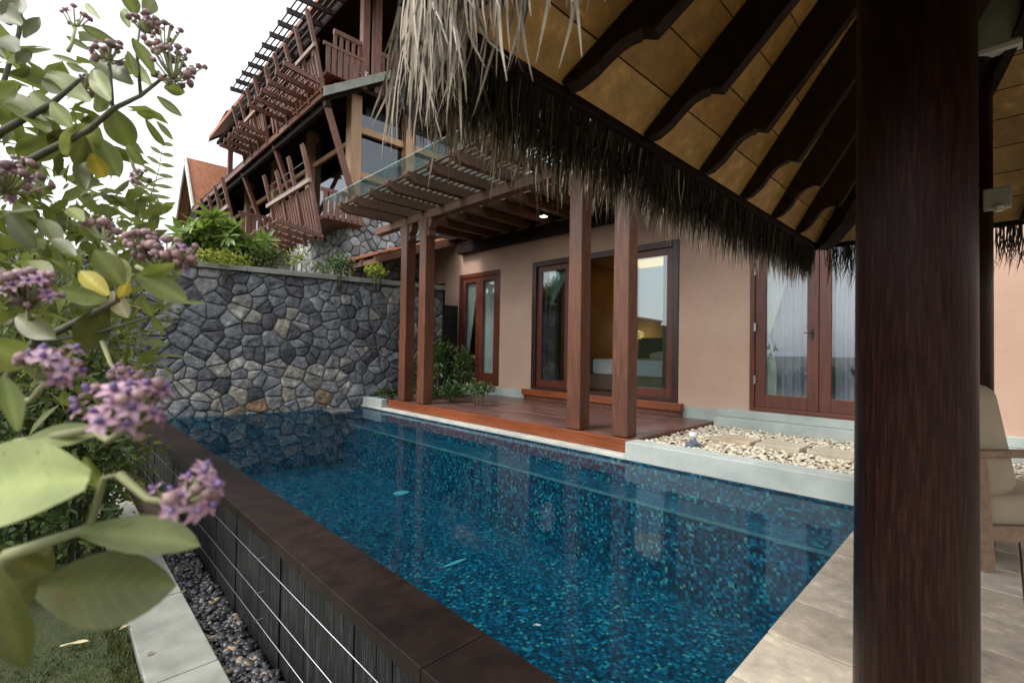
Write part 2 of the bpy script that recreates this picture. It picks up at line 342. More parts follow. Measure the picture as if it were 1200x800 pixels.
# grass blades
b = MB(); cc = []
for k in range(26000):
    y = .9 + 3.0*random.random()**1.6; x = -1.0 + 1.39*random.random()
    if k % 5 == 0: x = .30+.10*random.random()
    z = lawn_z(x,y); h = random.uniform(.012,.035)*(1.5 if random.random()<.12 else 1); a = random.uniform(0,6.28); w = random.uniform(.002,.0045)
    dx, dy = math.cos(a), math.sin(a); l = random.uniform(.2,1.1)*h; t = random.uniform(.55,1.35)
    q = random.random(); c = (t*1.0,t,t*.9,1) if q<.8 else (t*1.7,t*1.35,t*.9,1)
    b.add([(x-dy*w,y+dx*w,z-.004),(x+dy*w,y-dx*w,z-.004),(x+dx*l,y+dy*l,z+h)],[(0,1,2)]); cc += [c]*3
M['grass'] = leafmat('moss green grass', (.03,.048,.006), (.07,.088,.014), .6, .3, 5)
tag(stuff(b.build('grass', M['grass'], smooth=True, colors=cc)), 'short mossy grass on the lawn left of the concrete edging', 'grass')
# concrete edging between lawn and pebble trough
b = MB(); y = -1.0; k = 0
while y < 9.2:
    l = 1.02; b.box(.41,.735,y+.004,y+l-.004,-1.0,-.618+.002*(k%2)); y += l; k += 1
struct(b.build('path', M['path'], bevel=.008))
# pebble trough
b = MB(); b.quad((.74,-1,-.755),(.985,-1,-.755),(.985,9.2,-.755),(.74,9.2,-.755)); struct(b.build('trough_bed', M['soil']))
def pebbles(name, m, spots, r0, r1, label, flat_=.55, tone=lambda: random.random()):
    b = MB(); cc = []
    for (x,y,z) in spots:
        r = random.uniform(r0,r1); rot = Matrix.Rotation(random.uniform(0,6.28),3,'Z') @ Matrix.Rotation(random.gauss(0,.35),3,'X') @ Matrix.Rotation(random.gauss(0,.35),3,'Y')
        n0 = len(b.v); b.ball((x,y,z),(r*random.uniform(1,1.5),r,r*flat_*random.uniform(.7,1.2)),7,5,rot); t = tone(); cc += [(t,t,t,1)]*(len(b.v)-n0)
    return tag(stuff(b.build(name, m, smooth=True, colors=cc)), label, 'pebbles')
sp = []
for k in range(3600):
    y = .5+5.2*random.random()**1.3; sp.append((random.uniform(.75,.975), y, -.745+random.choice((0,.012,.024,.036))))
pebbles('dark_pebbles', M['darkpeb'], sp, .013, .030, 'smooth dark grey river pebbles in the trough below the pool wall')
# the pool
pool = thing('swimming_pool', (2.8,4.8,-1.0), 'blue mosaic infinity pool with a dark stone overflow edge', 'swimming pool')
b = MB(); bx = 4.02; bz = -.26; D = -1.02
b.quad((PX0,PY0,D),(bx,PY0,D),(bx,10.2,D),(PX0,10.2,D))
b.quad((PX0,PY0,D),(PX0,10.2,D),(PX0,10.2,.0),(PX0,PY0,.0))
b.quad((bx,PY0,D),(bx,10.2,D),(bx,10.2,bz),(bx,PY0,bz))
b.quad((bx,PY0,bz),(PX1,PY0,bz),(PX1,10.2,bz),(bx,10.2,bz))
b.quad((PX1,PY0,bz),(PX1,10.2,bz),(PX1,10.2,.012),(PX1,PY0,.012))
b.quad((PX0,PY0,D),(bx,PY0,D),(bx,PY0,.0),(PX0,PY0,.0)); b.quad((bx,PY0,bz),(PX1,PY0,bz),(PX1,PY0,.0),(bx,PY0,.0))
eo = V3((0,-.115,0))   # far end wall, under the foot of the stone wall
b.quad((PX0,wall_y(PX0)-.115,D),(bx,wall_y(bx)-.115,D),(bx,wall_y(bx)-.115,-.012),(PX0,wall_y(PX0)-.115,-.012)); b.quad((bx,wall_y(bx)-.115,bz),(PX1,wall_y(PX1)-.115,bz),(PX1,wall_y(PX1)-.115,-.012),(bx,wall_y(bx)-.115,-.012)); b.quad((PX0,wall_y(PX0)-.115,-.012),(PX1,wall_y(PX1)-.115,-.012),(PX1,wall_y(PX1)+.2,-.012),(PX0,wall_y(PX0)+.2,-.012))
b.build('mosaic_basin', M['mosaic'], pool)
b = MB(); b.box(bx-.010,bx+.010,PY0+.01,10.1,bz-.02,bz+.004)
M['nosing'] = mat('pale tile nosing', (.045,.10,.12),(.09,.16,.17), 30, rough=.4, bump=0, big=3)
b.build('ledge_nosing', M['nosing'], pool)
b = MB(); y = -2.0; k = 0
while y < 9.2:
    l = 1.15; b.box(.985,PX0,y+.0015,min(y+l,9.35)-.0015,-.06,.005+.0008*(k%2)); y += l; k += 1
b.build('overflow_coping', M['blackstone'], pool, bevel=.004)
b = MB(); y = -2.0
while y < 9.3:
    w = random.choice((.10,.12,.15,.2)); b.box(.992+random.uniform(0,.012),1.2,y+.001,y+w-.001,-1.0,-.062); y += w
b.build('outer_wall', M['slate'], pool, bevel=.002)
for (px,py,rx,ry) in ((470,577,.12,.10),(533,659,.15,.025)):  # pale floor discs; the narrow one draws a reflection streak in colour
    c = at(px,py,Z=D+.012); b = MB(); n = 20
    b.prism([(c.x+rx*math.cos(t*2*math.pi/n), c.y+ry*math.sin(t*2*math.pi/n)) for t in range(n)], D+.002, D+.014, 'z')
    b.build('pale_floor_disc', flat('pale teal disc', (.08,.24,.26), .5), pool)
b = MB(); n = 1
b.quad((PX0-.0,PY0,0),(PX1,PY0,0),(PX1,10.15,0),(PX0,10.15,0)); struct(b.build('water', M['water']))
# steel cables of a trellis in front of the outer wall
for k, z in enumerate((-.165,-.375,-.54)):
    t = thing('steel_cable', (.962,4,z), ['uppermost of the three steel cables along the dark pool wall','middle one of the three steel cables along the dark pool wall','lowest of the three steel cables along the dark pool wall'][k], 'cable', 'steel cables along the pool wall')
    b = MB(); b.tube([(.962,-.8,z),(.962,9,z)], .0032, 6); b.build('wire', M['metal'], t, smooth=True)
    b = MB()
    for y in (-.5,3.2,6.4,8.9): b.tube([(1.01,y,z),(.955,y,z)], .006, 6)
    b.build('bracket', M['metal'], t)
M['mortar2'] = mat('dark joint sand', (.09,.075,.055), (.15,.13,.10), 20, rough=.95, bump=.4)
# ---------------- paving by the near edge and under the pavilion
b = MB(); cc = []
def pav(x0,x1,y0,y1,z):
    n0 = len(b.v); g = .0045; b.box(x0+g,x1-g,y0+g,y1-g,z-.05,z+random.uniform(-.0015,.0015)); t = min(1,max(0,random.gauss(.5,.25))); cc.extend([(t,t,t,1)]*(len(b.v)-n0))
x = PX0-.3
while x < 4.6: pav(x,min(x+.36,4.6),PY0-.31,PY0+.012,.045); x += .36
r = 0; y = PY0-.31
while y > -4:
    x = .2 - .17*(r%2)
    while x < 6.2:
        if x+.42 > 5.1 and y < PY0-.35: pass
        pav(x,x+.34,y-.41,y,.042); x += .34
    y -= .41; r += 1
struct(b.build('paving', M['paver'], bevel=.003, colors=cc))
b = MB(); b.box(.2,6.2,-4.3,PY0-.012,-.8,.036); b.box(PX0,PX1,PY0-.05,PY0-.003,-.3,.0)
struct(b.build('paving_bed', M['mortar2']))
# ---------------- white concrete edge, curb, pebble bed
b = MB(); b.box(PX1-.002,4.75,2.757,8.95,.0135,.055); struct(b.build('pool_edge', M['coping'], bevel=.006))
b = MB(); b.box(PX1-.004,4.61,-.4,2.755,.0135,.205); struct(b.build('kerb', M['plinth'], bevel=.008))
b = MB(); b.quad((4.61,-3,.125),(6.6,-3,.125),(6.6,2.8,.125),(4.61,2.8,.125)); struct(b.build('pebble_bed', M['soil']))
sp = [(random.uniform(4.62,6.53), -1.6+4.35*random.random(), .135+random.choice((0,.008,.016,.026,.034))) for k in range(9000)]
pebbles('white_pebbles', M['whitepeb'], sp, .012, .026, 'cream white pebbles filling the bed below the right glazed door', tone=lambda: random.random())
lab = ['stepping stone with a rusty stain, nearest the wooden deck','middle stepping stone in the white pebbles','stepping stone in the white pebbles nearest the dark post']
for k,(y,x) in enumerate(((2.06,5.55),(1.60,5.57),(1.12,5.56))):
    b = MB(); b.box(x-.19,x+.19,y-.205,y+.205,.10,.206+.004*(k%2))
    o = b.build('stepping_stone', mat('stepping stone %s' % ('stained' if k==0 else 'plain'), (.36,.27,.17) if k==0 else (.40,.36,.28), (.52,.46,.36), 6, rough=.8, bump=.3, bscale=50, dist=.003), bevel=.008)
    if k < 3: tag(o, lab[k], 'stepping stone', 'stepping stones in the pebbles')
    else: tag(o, 'stepping stone in the pebbles beyond the dark post', 'stepping stone', 'stepping stones in the pebbles')
# garden spotlight on the kerb end
c = at(812,520,Z=.19); t = thing('garden_spotlight', c, 'small blue grey spotlight with a white cap beside the deck corner', 'garden light')
g = flat('blue grey enamel', (.10,.13,.19), .45)
b = MB(); b.prism([(c.x+.075*math.cos(i*math.pi/8),c.y+.075*math.sin(i*math.pi/8)) for i in range(16)], c.z-.03, c.z+.012, 'z'); b.build('base', g, t, bevel=.006)
b = MB(); b.tube([(c.x-.07,c.y-.05,c.z+.03),(c.x+.07,c.y+.03,c.z+.03)],[.028,.034],12); b.build('lamp_body', g, t, bevel=.004)
b = MB(); b.tube([(c.x,c.y,c.z+.04),(c.x,c.y,c.z+.085)],.02,10); b.tube([(c.x,c.y,c.z+.08),(c.x,c.y,c.z+.122)],.042,14); b.build('cap', M['white'], t, bevel=.006)
# ================================================================== RUBBLE WALLS
def clip(poly, px, py, nx, ny):
    out = []; n = len(poly)
    for i in range(n):
        a, c = poly[i], poly[(i+1)%n]; da = (a[0]-px)*nx+(a[1]-py)*ny; dc = (c[0]-px)*nx+(c[1]-py)*ny
        if da <= 0: out.append(a)
        if (da < 0) != (dc < 0) and abs(da-dc) > 1e-9:
            t = da/(da-dc); out.append((a[0]+(c[0]-a[0])*t, a[1]+(c[1]-a[1])*t))
    return out
def rubble(W, Hh, size, seed, tonef, gap=.011, bulge=.045):
    """irregular stones filling a W x Hh panel; returns verts (s, t, depth), faces, tones"""
    rnd = random.Random(seed); pts = []
    rows = max(2, round(Hh/(size*.8))); rh = Hh/rows
    for r in range(-1, rows+1):
        s = -size + rnd.random()*size
        while s < W+size:
            pts.append((s+rnd.uniform(-.4,.4)*size, (r+.5+rnd.uniform(-.5,.5))*rh)); s += size*rnd.uniform(.5,1.9)
    vs, fs, cs = [], [], []
    for i,(px,py) in enumerate(pts):
        poly = [(0,0),(W,0),(W,Hh),(0,Hh)]
        for j,(qx,qy) in enumerate(pts):
            if i == j or abs(qx-px) > 3*size or abs(qy-py) > 3*size: continue
            dx, dy = qx-px, qy-py; l = math.hypot(dx,dy)
            poly = clip(poly, px+dx/2-dx/l*gap, py+dy/2-dy/l*gap, dx/l, dy/l)
            if len(poly) < 3: break
        if len(poly) < 3: continue
        # subdivide and roughen the outline
        P = []
        for k in range(len(poly)):
            a, c = poly[k], poly[(k+1)%len(poly)]; l = math.hypot(c[0]-a[0], c[1]-a[1]); m_ = max(1, int(l/(size*.22)))
            for q in range(m_): P.append((a[0]+(c[0]-a[0])*q/m_, a[1]+(c[1]-a[1])*q/m_))
        cx = sum(p[0] for p in P)/len(P); cy = sum(p[1] for p in P)/len(P)
        if len(P) < 3: continue
        k0 = len(vs); n = len(P); ph = bulge*rnd.uniform(.7,1.3); tx, ty = rnd.uniform(-.18,.18), rnd.uniform(-.18,.18)
        for f, dz in ((1.0,-.3),(.975,.35),(.90,.80),(.62,.97),(.3,1.0)):
            for (x,y) in P:
                jx = .012*size*noise.noise((x*9,y*9,seed)) if f > .9 else 0
                nz = noise.noise((x*7/size*.3,y*7/size*.3,seed+i))*.45*f if dz > .3 else 0
                vs.append((cx+(x-cx)*f+jx*3, cy+(y-cy)*f+jx*2, ph*(dz+nz)+((x-cx)*tx+(y-cy)*ty)*(dz>.3)*.5))
        vs.append((cx,cy,ph*(1+.2*noise.noise((cx,cy,seed)))))
        for r in range(4):
            for k in range(n): fs.append((k0+r*n+k, k0+r*n+(k+1)%n, k0+(r+1)*n+(k+1)%n, k0+(r+1)*n+k))
        for k in range(n): fs.append((k0+4*n+k, k0+4*n+(k+1)%n, k0+5*n))
        t = tonef(rnd, cx, cy); cs += [(t,t,t,1)]*(5*n+1)
    return vs, fs, cs
def stonepanel(mb, cols, o, ax, up, out, W, Hh, size, seed, tonef, **kw):
    vs, fs, cs = rubble(W, Hh, size, seed, tonef, **kw)
    o, ax, up, out = V3(o), V3(ax).normalized(), V3(up).normalized(), V3(out).normalized()
    mb.add([o + ax*s + up*t + out*d for s,t,d in vs], fs); cols += cs
M['mortar'] = mat('dark mortar', (.085,.08,.072), (.14,.13,.115), 20, rough=.95, bump=.4)
sw = thing('stone_wall', (2.5,9.0,0), 'grey rubble stone garden wall with a flat concrete cap behind the pool', 'stone wall')
ux = (WB-WA).normalized(); un = V3((ux.y,-ux.x,0));
if un.y > 0: un = -un
A0 = WA - ux*6.5; LW = 6.5 + 4.72; ztop = 2.40; zb = -.85
b = MB(); cc = []
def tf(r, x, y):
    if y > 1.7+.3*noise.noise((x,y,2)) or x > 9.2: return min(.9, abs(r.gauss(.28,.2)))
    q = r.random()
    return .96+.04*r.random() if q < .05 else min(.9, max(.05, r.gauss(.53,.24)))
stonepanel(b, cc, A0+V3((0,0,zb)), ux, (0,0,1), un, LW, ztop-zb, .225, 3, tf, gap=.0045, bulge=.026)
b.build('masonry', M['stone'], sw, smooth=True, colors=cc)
b = MB(); q0 = A0 - un*.010; q1 = q0 + ux*LW
b.slab([q0+V3((0,0,zb-.3)), q1+V3((0,0,zb-.3)), q1+V3((0,0,ztop)), q0+V3((0,0,ztop))], -un*.40); b.build('mortar_core', M['mortar'], sw)
b = MB(); l = 0
while l < LW:
    e = min(l+1.5, LW+.03); p0 = A0+ux*(l+.003)+un*.09+V3((0,0,ztop)); p1 = A0+ux*(e-.003)+un*.09+V3((0,0,ztop))
    b.slab([p0,p1,p1-un*.55,p0-un*.55],(0,0,.09)); l = e
b.build('wall_cap', M['path'], sw, bevel=.008)
# hillside terrace behind the wall
b = MB(); b.box(-6,5.2,9.45,30,-1.4,2.22); b.box(-40,4.6,30.01,60,-1.4,2.5); struct(b.build('terrace', M['ground']))
# grey kerb and flat stone in the far corner of the pool, planting bed
b = MB(); b.box(4.40,4.52,7.9,8.62,.055,.20); b.box(4.52,6.3,8.38,8.5,.055,.20); struct(b.build('bed_kerb', M['plinth'], bevel=.006))
b = MB(); b.box(4.76,6.75,7.86,8.9,-.2,.12); struct(b.build('planting_bed', M['soil']))
c = at(396,480,Z=.01); b = MB(); b.prism([(c.x-.2,c.y-.24),(c.x+.19,c.y-.27),(c.x+.22,c.y+.25),(c.x-.17,c.y+.27)],-.03,.018,'z')
tag(b.build('stone_slab', mat('wet grey slab',(.10,.10,.105),(.18,.18,.18),8,rough=.5), bevel=.01), 'flat grey stone slab at the foot of the rubble wall, pool corner', 'stone slab')
# black screen closing the gap between wall and house
t = thing('garden_gate', (6.4,8.75,0), 'black boarded gate between the stone wall and the house', 'gate')
b = MB()
for k in range(7): b.box(5.9+.125*k, 5.9+.125*k+.119, 8.74, 8.77, .12, 2.14)
b.build('boards', M['black'], t); b = MB(); b.box(5.88,6.76,8.775,8.81,1.9,2.0); b.box(5.88,6.76,8.775,8.81,.4,.5); b.build('ledger', M['black'], t)
# ================================================================== GUEST HOUSE (facade at x = FX)
FX = 6.77
house = thing('guest_house', (FX,3,0), 'single storey pink plastered guest house with mahogany glazed doors', 'house')
ops = [(.75,2.35,.39,2.80),(3.36,6.38,.40,2.86),(7.31,8.69,.39,2.84),(9.25,9.95,1.55,2.72)]   # y0,y1,z0,z1
b = MB(); x0, x1 = FX, FX+.22; ys = -3.5; zt = 3.6
for (a,c,z0,z1) in ops:
    b.box(x0,x1,ys,a,-.2,zt); b.box(x0,x1,a,c,-.2,z0); b.box(x0,x1,a,c,z1,zt); ys = c
b.box(x0,x1,ys,11.2,-.2,zt); b.build('wall', M['plaster'], house)
b = MB(); b.box(FX,13,10.9,11.18,-.2,3.58); b.box(13,13.2,-3.4,11.18,-.2,3.58); b.box(FX+.23,12.98,-3.48,-3.3,-.2,3.58); b.box(FX+.23,12.98,10.6,10.88,-.2,3.55); b.build('outer_wall', M['plaster'], house)
b = MB(); b.box(FX-.3,13.2,-3.6,11.2,3.605,3.80); b.build('flat_roof', M['dark'], house)
b = MB(); b.box(6.56,FX-.003,-3.4,2.74,-.1,.285); b.build('plinth', M['plinth'], house, bevel=.006)
b = MB(); b.box(6.69,FX-.002,-3.4,2.74,.287,.388); b.build('door_sill', M['plinth'], house, bevel=.006)
b = MB(); b.box(6.74,FX-.002,2.75,11,-.1,.36); b.build('skirting', M['plinth'], house)
# interior
b = MB(); b.box(FX+.22,12.9,-3.2,10.5,.20,.37); b.build('floor', M['roomfloor'], house)
b = MB(); b.box(11.6,11.75,2.9,10.4,.37,3.3); b.box(FX+.23,11.6,2.55,2.7,.37,3.3); b.box(FX+.23,11.6,6.98,7.1,.37,3.3); b.build('inner_wall', M['room'], house)
b = MB(); b.box(FX+.23,11.6,-3.2,10.5,3.3,3.4); b.build('ceiling', M['room'], house)
# warm cove light and lamp seen glowing inside
b = MB(); b.box(9.6,10.6,4.7,6.3,3.24,3.29); b.build('lit_cove', emit('warm cove glow', (1,.55,.14), .5), house)
lt = bpy.data.lights.new('bedside_lamp', 'POINT'); lt.energy = 5; lt.color = (1,.62,.24); lt.shadow_soft_size = .12
lo = bpy.data.objects.new('bedside_lamp', lt); COL.objects.link(lo); lo.location = (11.2,6.7,1.6); tag(lo,'warm lamp glowing by the bed inside the bedroom','lamp')
def leaf_door(par, y0, y1, z0, z1, x, st=.12, bot=.16, m='door', thick=.05, pane='pane'):
    d = MB(); d.box(x,x+thick,y0,y0+st,z0,z1); d.box(x,x+thick,y1-st,y1,z0,z1); d.box(x,x+thick,y0+st,y1-st,z1-st*.9,z1); d.box(x,x+thick,y0+st,y1-st,z0,z0+bot)
    dl = d.build('door_leaf', M[m], par, bevel=.004)
    g = MB(); g.box(x+.02,x+.028,y0+st-.01,y1-st+.01,z0+bot-.01,z1-st*.9+.01); g.build('glass_pane', M[pane], dl)
    return dl
def frame(par, a, c, z0, z1, x, w=.09, d=.16, m='door', sill=True):
    f = MB(); f.box(x,x+d,a,a+w,z0,z1); f.box(x,x+d,c-w,c,z0,z1); f.box(x,x+d,a+w,c-w,z1-w,z1)
    if sill: f.box(x,x+d,a+w,c-w,z0,z0+.05)
    return f.build('door_frame', M[m], par, bevel=.004)
# right door pair
a,c,z0,z1 = ops[0]; frame(house,a+.002,c-.002,z0+.002,z1-.002,FX-.012,.06)
for k in range(2):
    ya = a+.062+k*(c-a-.124)/2; dl = leaf_door(house, ya+.003, ya+(c-a-.124)/2-.003, z0+.055, z1-.065, FX+.012, .125, .17)
    h = MB()
    yh = c-.07 if k else a+.06
    for z in (.75,1.45,2.2): h.box(FX-.02,FX-.006,yh-.012,yh+.014,z,z+.11)
    h.build('hinge', M['metal'], dl)
    if k == 1:
        h = MB(); h.box(FX+.004,FX+.012,ya+.055,ya+.08,1.34,1.48); h.tube([(FX+.0,ya+.068,1.42),(FX-.05,ya+.068,1.42),(FX-.05,ya+.15,1.42)],.006,8); h.build('handle', M['black'], dl)
# centre sliding doors
a,c,z0,z1 = ops[1]; frame(house,a+.002,c-.002,z0+.002,z1-.002,FX-.02,.10,.2,'darkdoor')
for (ya,yb,xx) in ((a+.104,a+.90,.03),(c-.90,c-.104,.03),(a+.20,a+.99,.09),(c-.99,c-.2,.09)):
    leaf_door(house, ya, yb, z0+.055, z1-.104, FX+xx, .11, .13, 'darkdoor' if xx > .05 else 'door')
# left door pair
a,c,z0,z1 = ops[2]; frame(house,a+.002,c-.002,z0+.002,z1-.002,FX-.012,.09)
for k in range(2):
    ya = a+.092+k*(c-a-.184)/2; leaf_door(house, ya+.002, ya+(c-a-.184)/2-.002, z0+.055, z1-.095, FX+.012, .115, .2)
a,c,z0,z1 = ops[3]; w = frame(house,a+.002,c-.002,z0+.002,z1-.002,FX+.03,.05); w.name = 'window_frame'
g = MB(); g.box(FX+.08,FX+.09,a+.04,c-.04,z0+.04,z1-.04); g.build('glass_pane', M['darkglass'], w)
# curtains: pleated sheets gathered to a tie
def curtain(y_side, dirn, wtop, ztop, ztie, zbot, x, m, label, pleats=9, wtie=.10, wbot=.22, off=.05):
    b = MB(); nu, nv = pleats*8, 26
    for j in range(nv+1):
        t = j/nv; z = ztop+(zbot-ztop)*t; tt = (ztop-ztie)/(ztop-zbot)
        if t < tt: s = t/tt; w = wtop+(wtie-wtop)*(s**.75); sag = .10*math.sin(s*math.pi*.5)
        else: s = (t-tt)/(1-tt); w = wtie+(wbot-wtie)*min(1,s*2.2)**.6; sag = 0
        for i in range(nu+1):
            u = i/nu; am = .028*(.5+.5*w/wtop)
            b.v.append((x+off+am*math.sin(u*pleats*6.283+.6*math.sin(t*5)), y_side+dirn*(w*u), z - (sag*u*1.5 if t<tt else 0)*(.3+.7*u)))
    for j in range(nv):
        for i in range(nu): a = j*(nu+1)+i; b.f.append((a,a+1,a+nu+2,a+nu+1))
    return tag(b.build('curtain', m, smooth=True), label, 'curtain', 'curtains behind the glazed doors')
curtain(2.27,-1,.60,2.74,1.42,.42,FX+.06,M['curtain'],'pale curtain swept aside and tied, behind the right glazed door')
curtain(6.72,-1,1.25,2.80,1.25,.42,FX+.20,M['curtain'],'pale curtain tied back at the left of the wide sliding door')
curtain(8.57,-1,.5,2.76,1.0,.42,FX+.06,M['curtain'],'pale curtain tied back in the left leaf of the far door', 7)
curtain(7.96,-1,.5,2.76,.6,.42,FX+.06,M['curtain'],'pale curtain hanging in the right leaf of the far door', 7, .46, .48)
curtain(2.27,-1,1.45,2.74,1.0,.42,FX+.13,M['lilac'],'sheer lilac curtain drawn across behind the right glazed door', 14, 1.38, 1.38)
# bed
t = thing('bed', (9.8,5.1,.37), 'white made bed on a timber platform inside the bedroom', 'bed')
b = MB(); b.box(8.2,10.7,3.8,6.12,.37,.66); b.build('platform', M['teak'], t, bevel=.01)
b = MB(); b.box(8.28,10.65,3.88,6.04,.662,.99); b.build('mattress', M['sheet'], t, bevel=.05)
b = MB(); b.box(10.72,10.82,3.6,6.4,.37,1.5); b.build('headboard', M['dark'], t, bevel=.01)
for y in (4.5,5.5): b = MB(); b.ball((10.35,y,1.06),(.22,.36,.11),14,8); b.build('pillow', M['sheet'], t, smooth=True)
# ================================================================== DECK
deck = thing('wooden_deck', (5.6,5.3,.06), 'low red brown plank deck with an orange edge beside the pool', 'deck')
b = MB(); cc = []; x = 4.545
while x < 6.72:
    e = min(x+.135, 6.735); ysp = [2.79]+sorted(random.uniform(3.2,7.4) for _ in range(2))+[7.80]
    for i in range(3):
        if ysp[i+1]-ysp[i] < .02: continue
        n0 = len(b.v); b.box(x+.0015,e-.0015,ysp[i]+.001,ysp[i+1]-.001,.16,.20+random.uniform(-.0008,.0008)); tt = random.random(); cc += [(tt,tt,tt,1)]*(len(b.v)-n0)
    x += .135
b.build('planks', M['deck'], deck, bevel=.002, colors=cc)
b = MB(); b.box(4.50,4.54,2.75,7.84,.06,.204); b.build('front_fascia', M['fascia'], deck, bevel=.006)
b = MB(); b.box(4.543,6.73,2.752,2.786,.06,.203); b.build('side_fascia', M['column'], deck, bevel=.004)
b = MB(); b.box(4.543,6.73,7.803,7.838,.06,.203); b.build('side_fascia', M['column'], deck, bevel=.004)
b = MB(); b.box(6.66,6.735,3.27,6.48,.205,.288); b.build('step_riser', M['column'], deck)
b = MB(); b.box(6.62,6.737,3.25,6.5,.29,.398); b.build('door_step', M['fascia'], deck, bevel=.006)
# ================================================================== PERGOLA
per = thing('pergola', (5.2,5.4,.2), 'weathered timber pergola with paired posts and a green glass edge over the deck', 'pergola')
for k, (cx, cy) in enumerate(((4.66,7.50),(4.66,6.90),(4.66,3.60),(4.66,2.95))):
    b = MB(); s = .102
    n = 10                         # slight taper, and worn chamfered edges
    b.beam((cx,cy,.205),(cx,cy,3.36),.206,.206,(1,0,0),.93)
    c = b.build('column', M['column'], per, bevel=.014)
    for sgn in (-1,1):             # carved scroll brackets under the beam
        b = MB()
        pr = [(cy+sgn*.09,3.06),(cy+sgn*.10,3.05),(cy+sgn*.135,3.075),(cy+sgn*.15,3.115),(cy+sgn*.135,3.15),(cy+sgn*.115,3.16),(cy+sgn*.125,3.20),(cy+sgn*.165,3.215),(cy+sgn*.19,3.25),(cy+sgn*.20,3.31),(cy+sgn*.205,3.355),(cy+sgn*.09,3.355)]
        b.prism(pr, cx-.07, cx+.07, 'x'); b.build('bracket', M['pergola'], c, bevel=.006)
b = MB(); b.box(4.58,4.74,1.6,8.62,3.362,3.50); b.build('main_beam', M['pergola'], per, bevel=.012)
b = MB(); b.box(6.60,6.755,2.0,8.6,3.29,3.50); b.build('wall_beam', M['dark'], per, bevel=.01)
k = 0; y = 8.0
while y > 1.9:
    b = MB(); pr = [(3.56,3.645),(3.56,3.60),(3.585,3.565),(3.64,3.535),(3.70,3.502),(6.75,3.502),(6.75,3.645)]
    b.prism(pr, y-.055, y+.055, 'y'); b.build('rafter', M['pergola'], per, bevel=.006); y -= .535; k += 1
b = MB(); x = 3.66
while x < 6.5: b.box(x,x+.036,1.7,8.1,3.648,3.668); x += .108
b.build('slats', M['pergola'], per)
b = MB(); b.box(3.38,6.6,1.7,8.16,3.695,3.712); b.build('glass_roof', M['canopyglass'], per)
b = MB(); b.box(5.35,6.7,1.7,8.1,3.716,3.74); b.build('ceiling_board', M['dark'], per)
c = at(637,252,Z=3.50); t = thing('ceiling_spotlight', c, 'small lit square spotlight under the pergola roof', 'spotlight')
b = MB(); b.box(c.x-.06,c.x+.06,c.y-.06,c.y+.06,c.z-.02,c.z+.14); b.build('housing', M['dark'], t)
b = MB(); b.box(c.x-.045,c.x+.045,c.y-.045,c.y+.045,c.z-.032,c.z-.022); b.build('lens', emit('warm white lens',(1,.86,.62),6), t)
# tiled lean-to roof beyond the far door
t = thing('tiled_awning', (5.9,9.6,3.0), 'small terracotta tiled lean-to roof between the pergola and the stone base', 'awning')
b = MB(); y = 8.75
for i in range(14):
    for j in range(9):
        xa = 4.75+j*.22; za = 3.02+j*.075; ya = 8.75+i*.2
        b.beam((xa-.02,ya+.1,za+.035),(xa+.26,ya+.1,za+.115),.17,.03,(0,0,1))
        b.tube([(xa-.02,ya+.2,za+.055),(xa+.26,ya+.2,za+.135)],.035,6)
b.build('tiles', M['tile'], t)
for i in range(5):
    b = MB(); ya = 8.8+i*.62; b.beam((4.7,ya,2.92),(6.7,ya,3.62),.09,.13); b.build('rafter', M['pergola'], t, bevel=.006)
b = MB(); b.box(4.72,4.82,8.74,11.5,2.86,2.96); b.build('eave_beam', M['pergola'], t, bevel=.006)
for ya in (9.9,11.3):
    b = MB(); b.box(4.72,4.82,ya,ya+.1,-.5,2.86); b.build('post', M['column'], t, bevel=.006)
# ================================================================== TIMBER VILLA on the terrace behind
vil = thing('timber_villa', (5.5,14,2.2), 'tall dark timber villa with slatted balconies above the stone wall', 'villa')
VY = 10.2                                     # near end wall
b = MB(); cc = []
tp = lambda r,x,y: min(1,max(0,r.gauss(.45,.25)))
stonepanel(b, cc, (4.74,13.6,1.9), (0,-1,0), (0,0,1), (-1,0,0), 3.4, 2.28, .21, 11, tp, gap=.008, bulge=.03)
stonepanel(b, cc, (4.74,VY,1.9), (1,0,0), (0,0,1), (0,-1,0), 3.6, 2.28, .21, 12, tp, gap=.008, bulge=.03)
b.build('stone_base', M['stonepale'], vil, smooth=True, colors=cc)
b = MB(); b.box(4.755,11,VY+.015,13.6,1.8,4.17); b.box(5.3,11,13.6,24,1.8,4.17); b.build('base_core', M['mortar'], vil)
b = MB(); b.box(4.70,11,VY-.05,24,4.18,4.34); b.build('floor_slab', M['balcony'], vil, bevel=.01)
# first storey: glass walls between tan posts
b = MB(); b.box(5.32,10.8,VY+.35,23.8,4.342,6.9); b.build('dark_interior', M['black'], vil)
b = MB(); b.box(5.05,5.062,VY+.25,23.6,4.42,6.6); b.box(5.05,10.6,VY+.22,VY+.232,4.42,6.6); b.build('window_glass', M['darkglass'], vil)
for (px,py) in ((4.92,VY+.14),(6.35,VY+.15),(7.9,VY+.15),(5.02,13.0),(5.02,15.8),(5.02,18.6),(5.02,21.4)):
    b = MB(); b.box(px-.13,px+.13,py-.13,py+.13,4.342,7.0); b.build('post', M['tanpost'], vil, bevel=.012)
b = MB()
for z in (5.05,6.1): b.box(5.06,6.22,VY+.10,VY+.2,z,z+.16); b.box(6.49,7.76,VY+.10,VY+.2,z,z+.16)
b.box(5.0,5.12,VY+.3,23.5,5.95,6.07); b.build('window_rail', M['tanpost'], vil, bevel=.006)
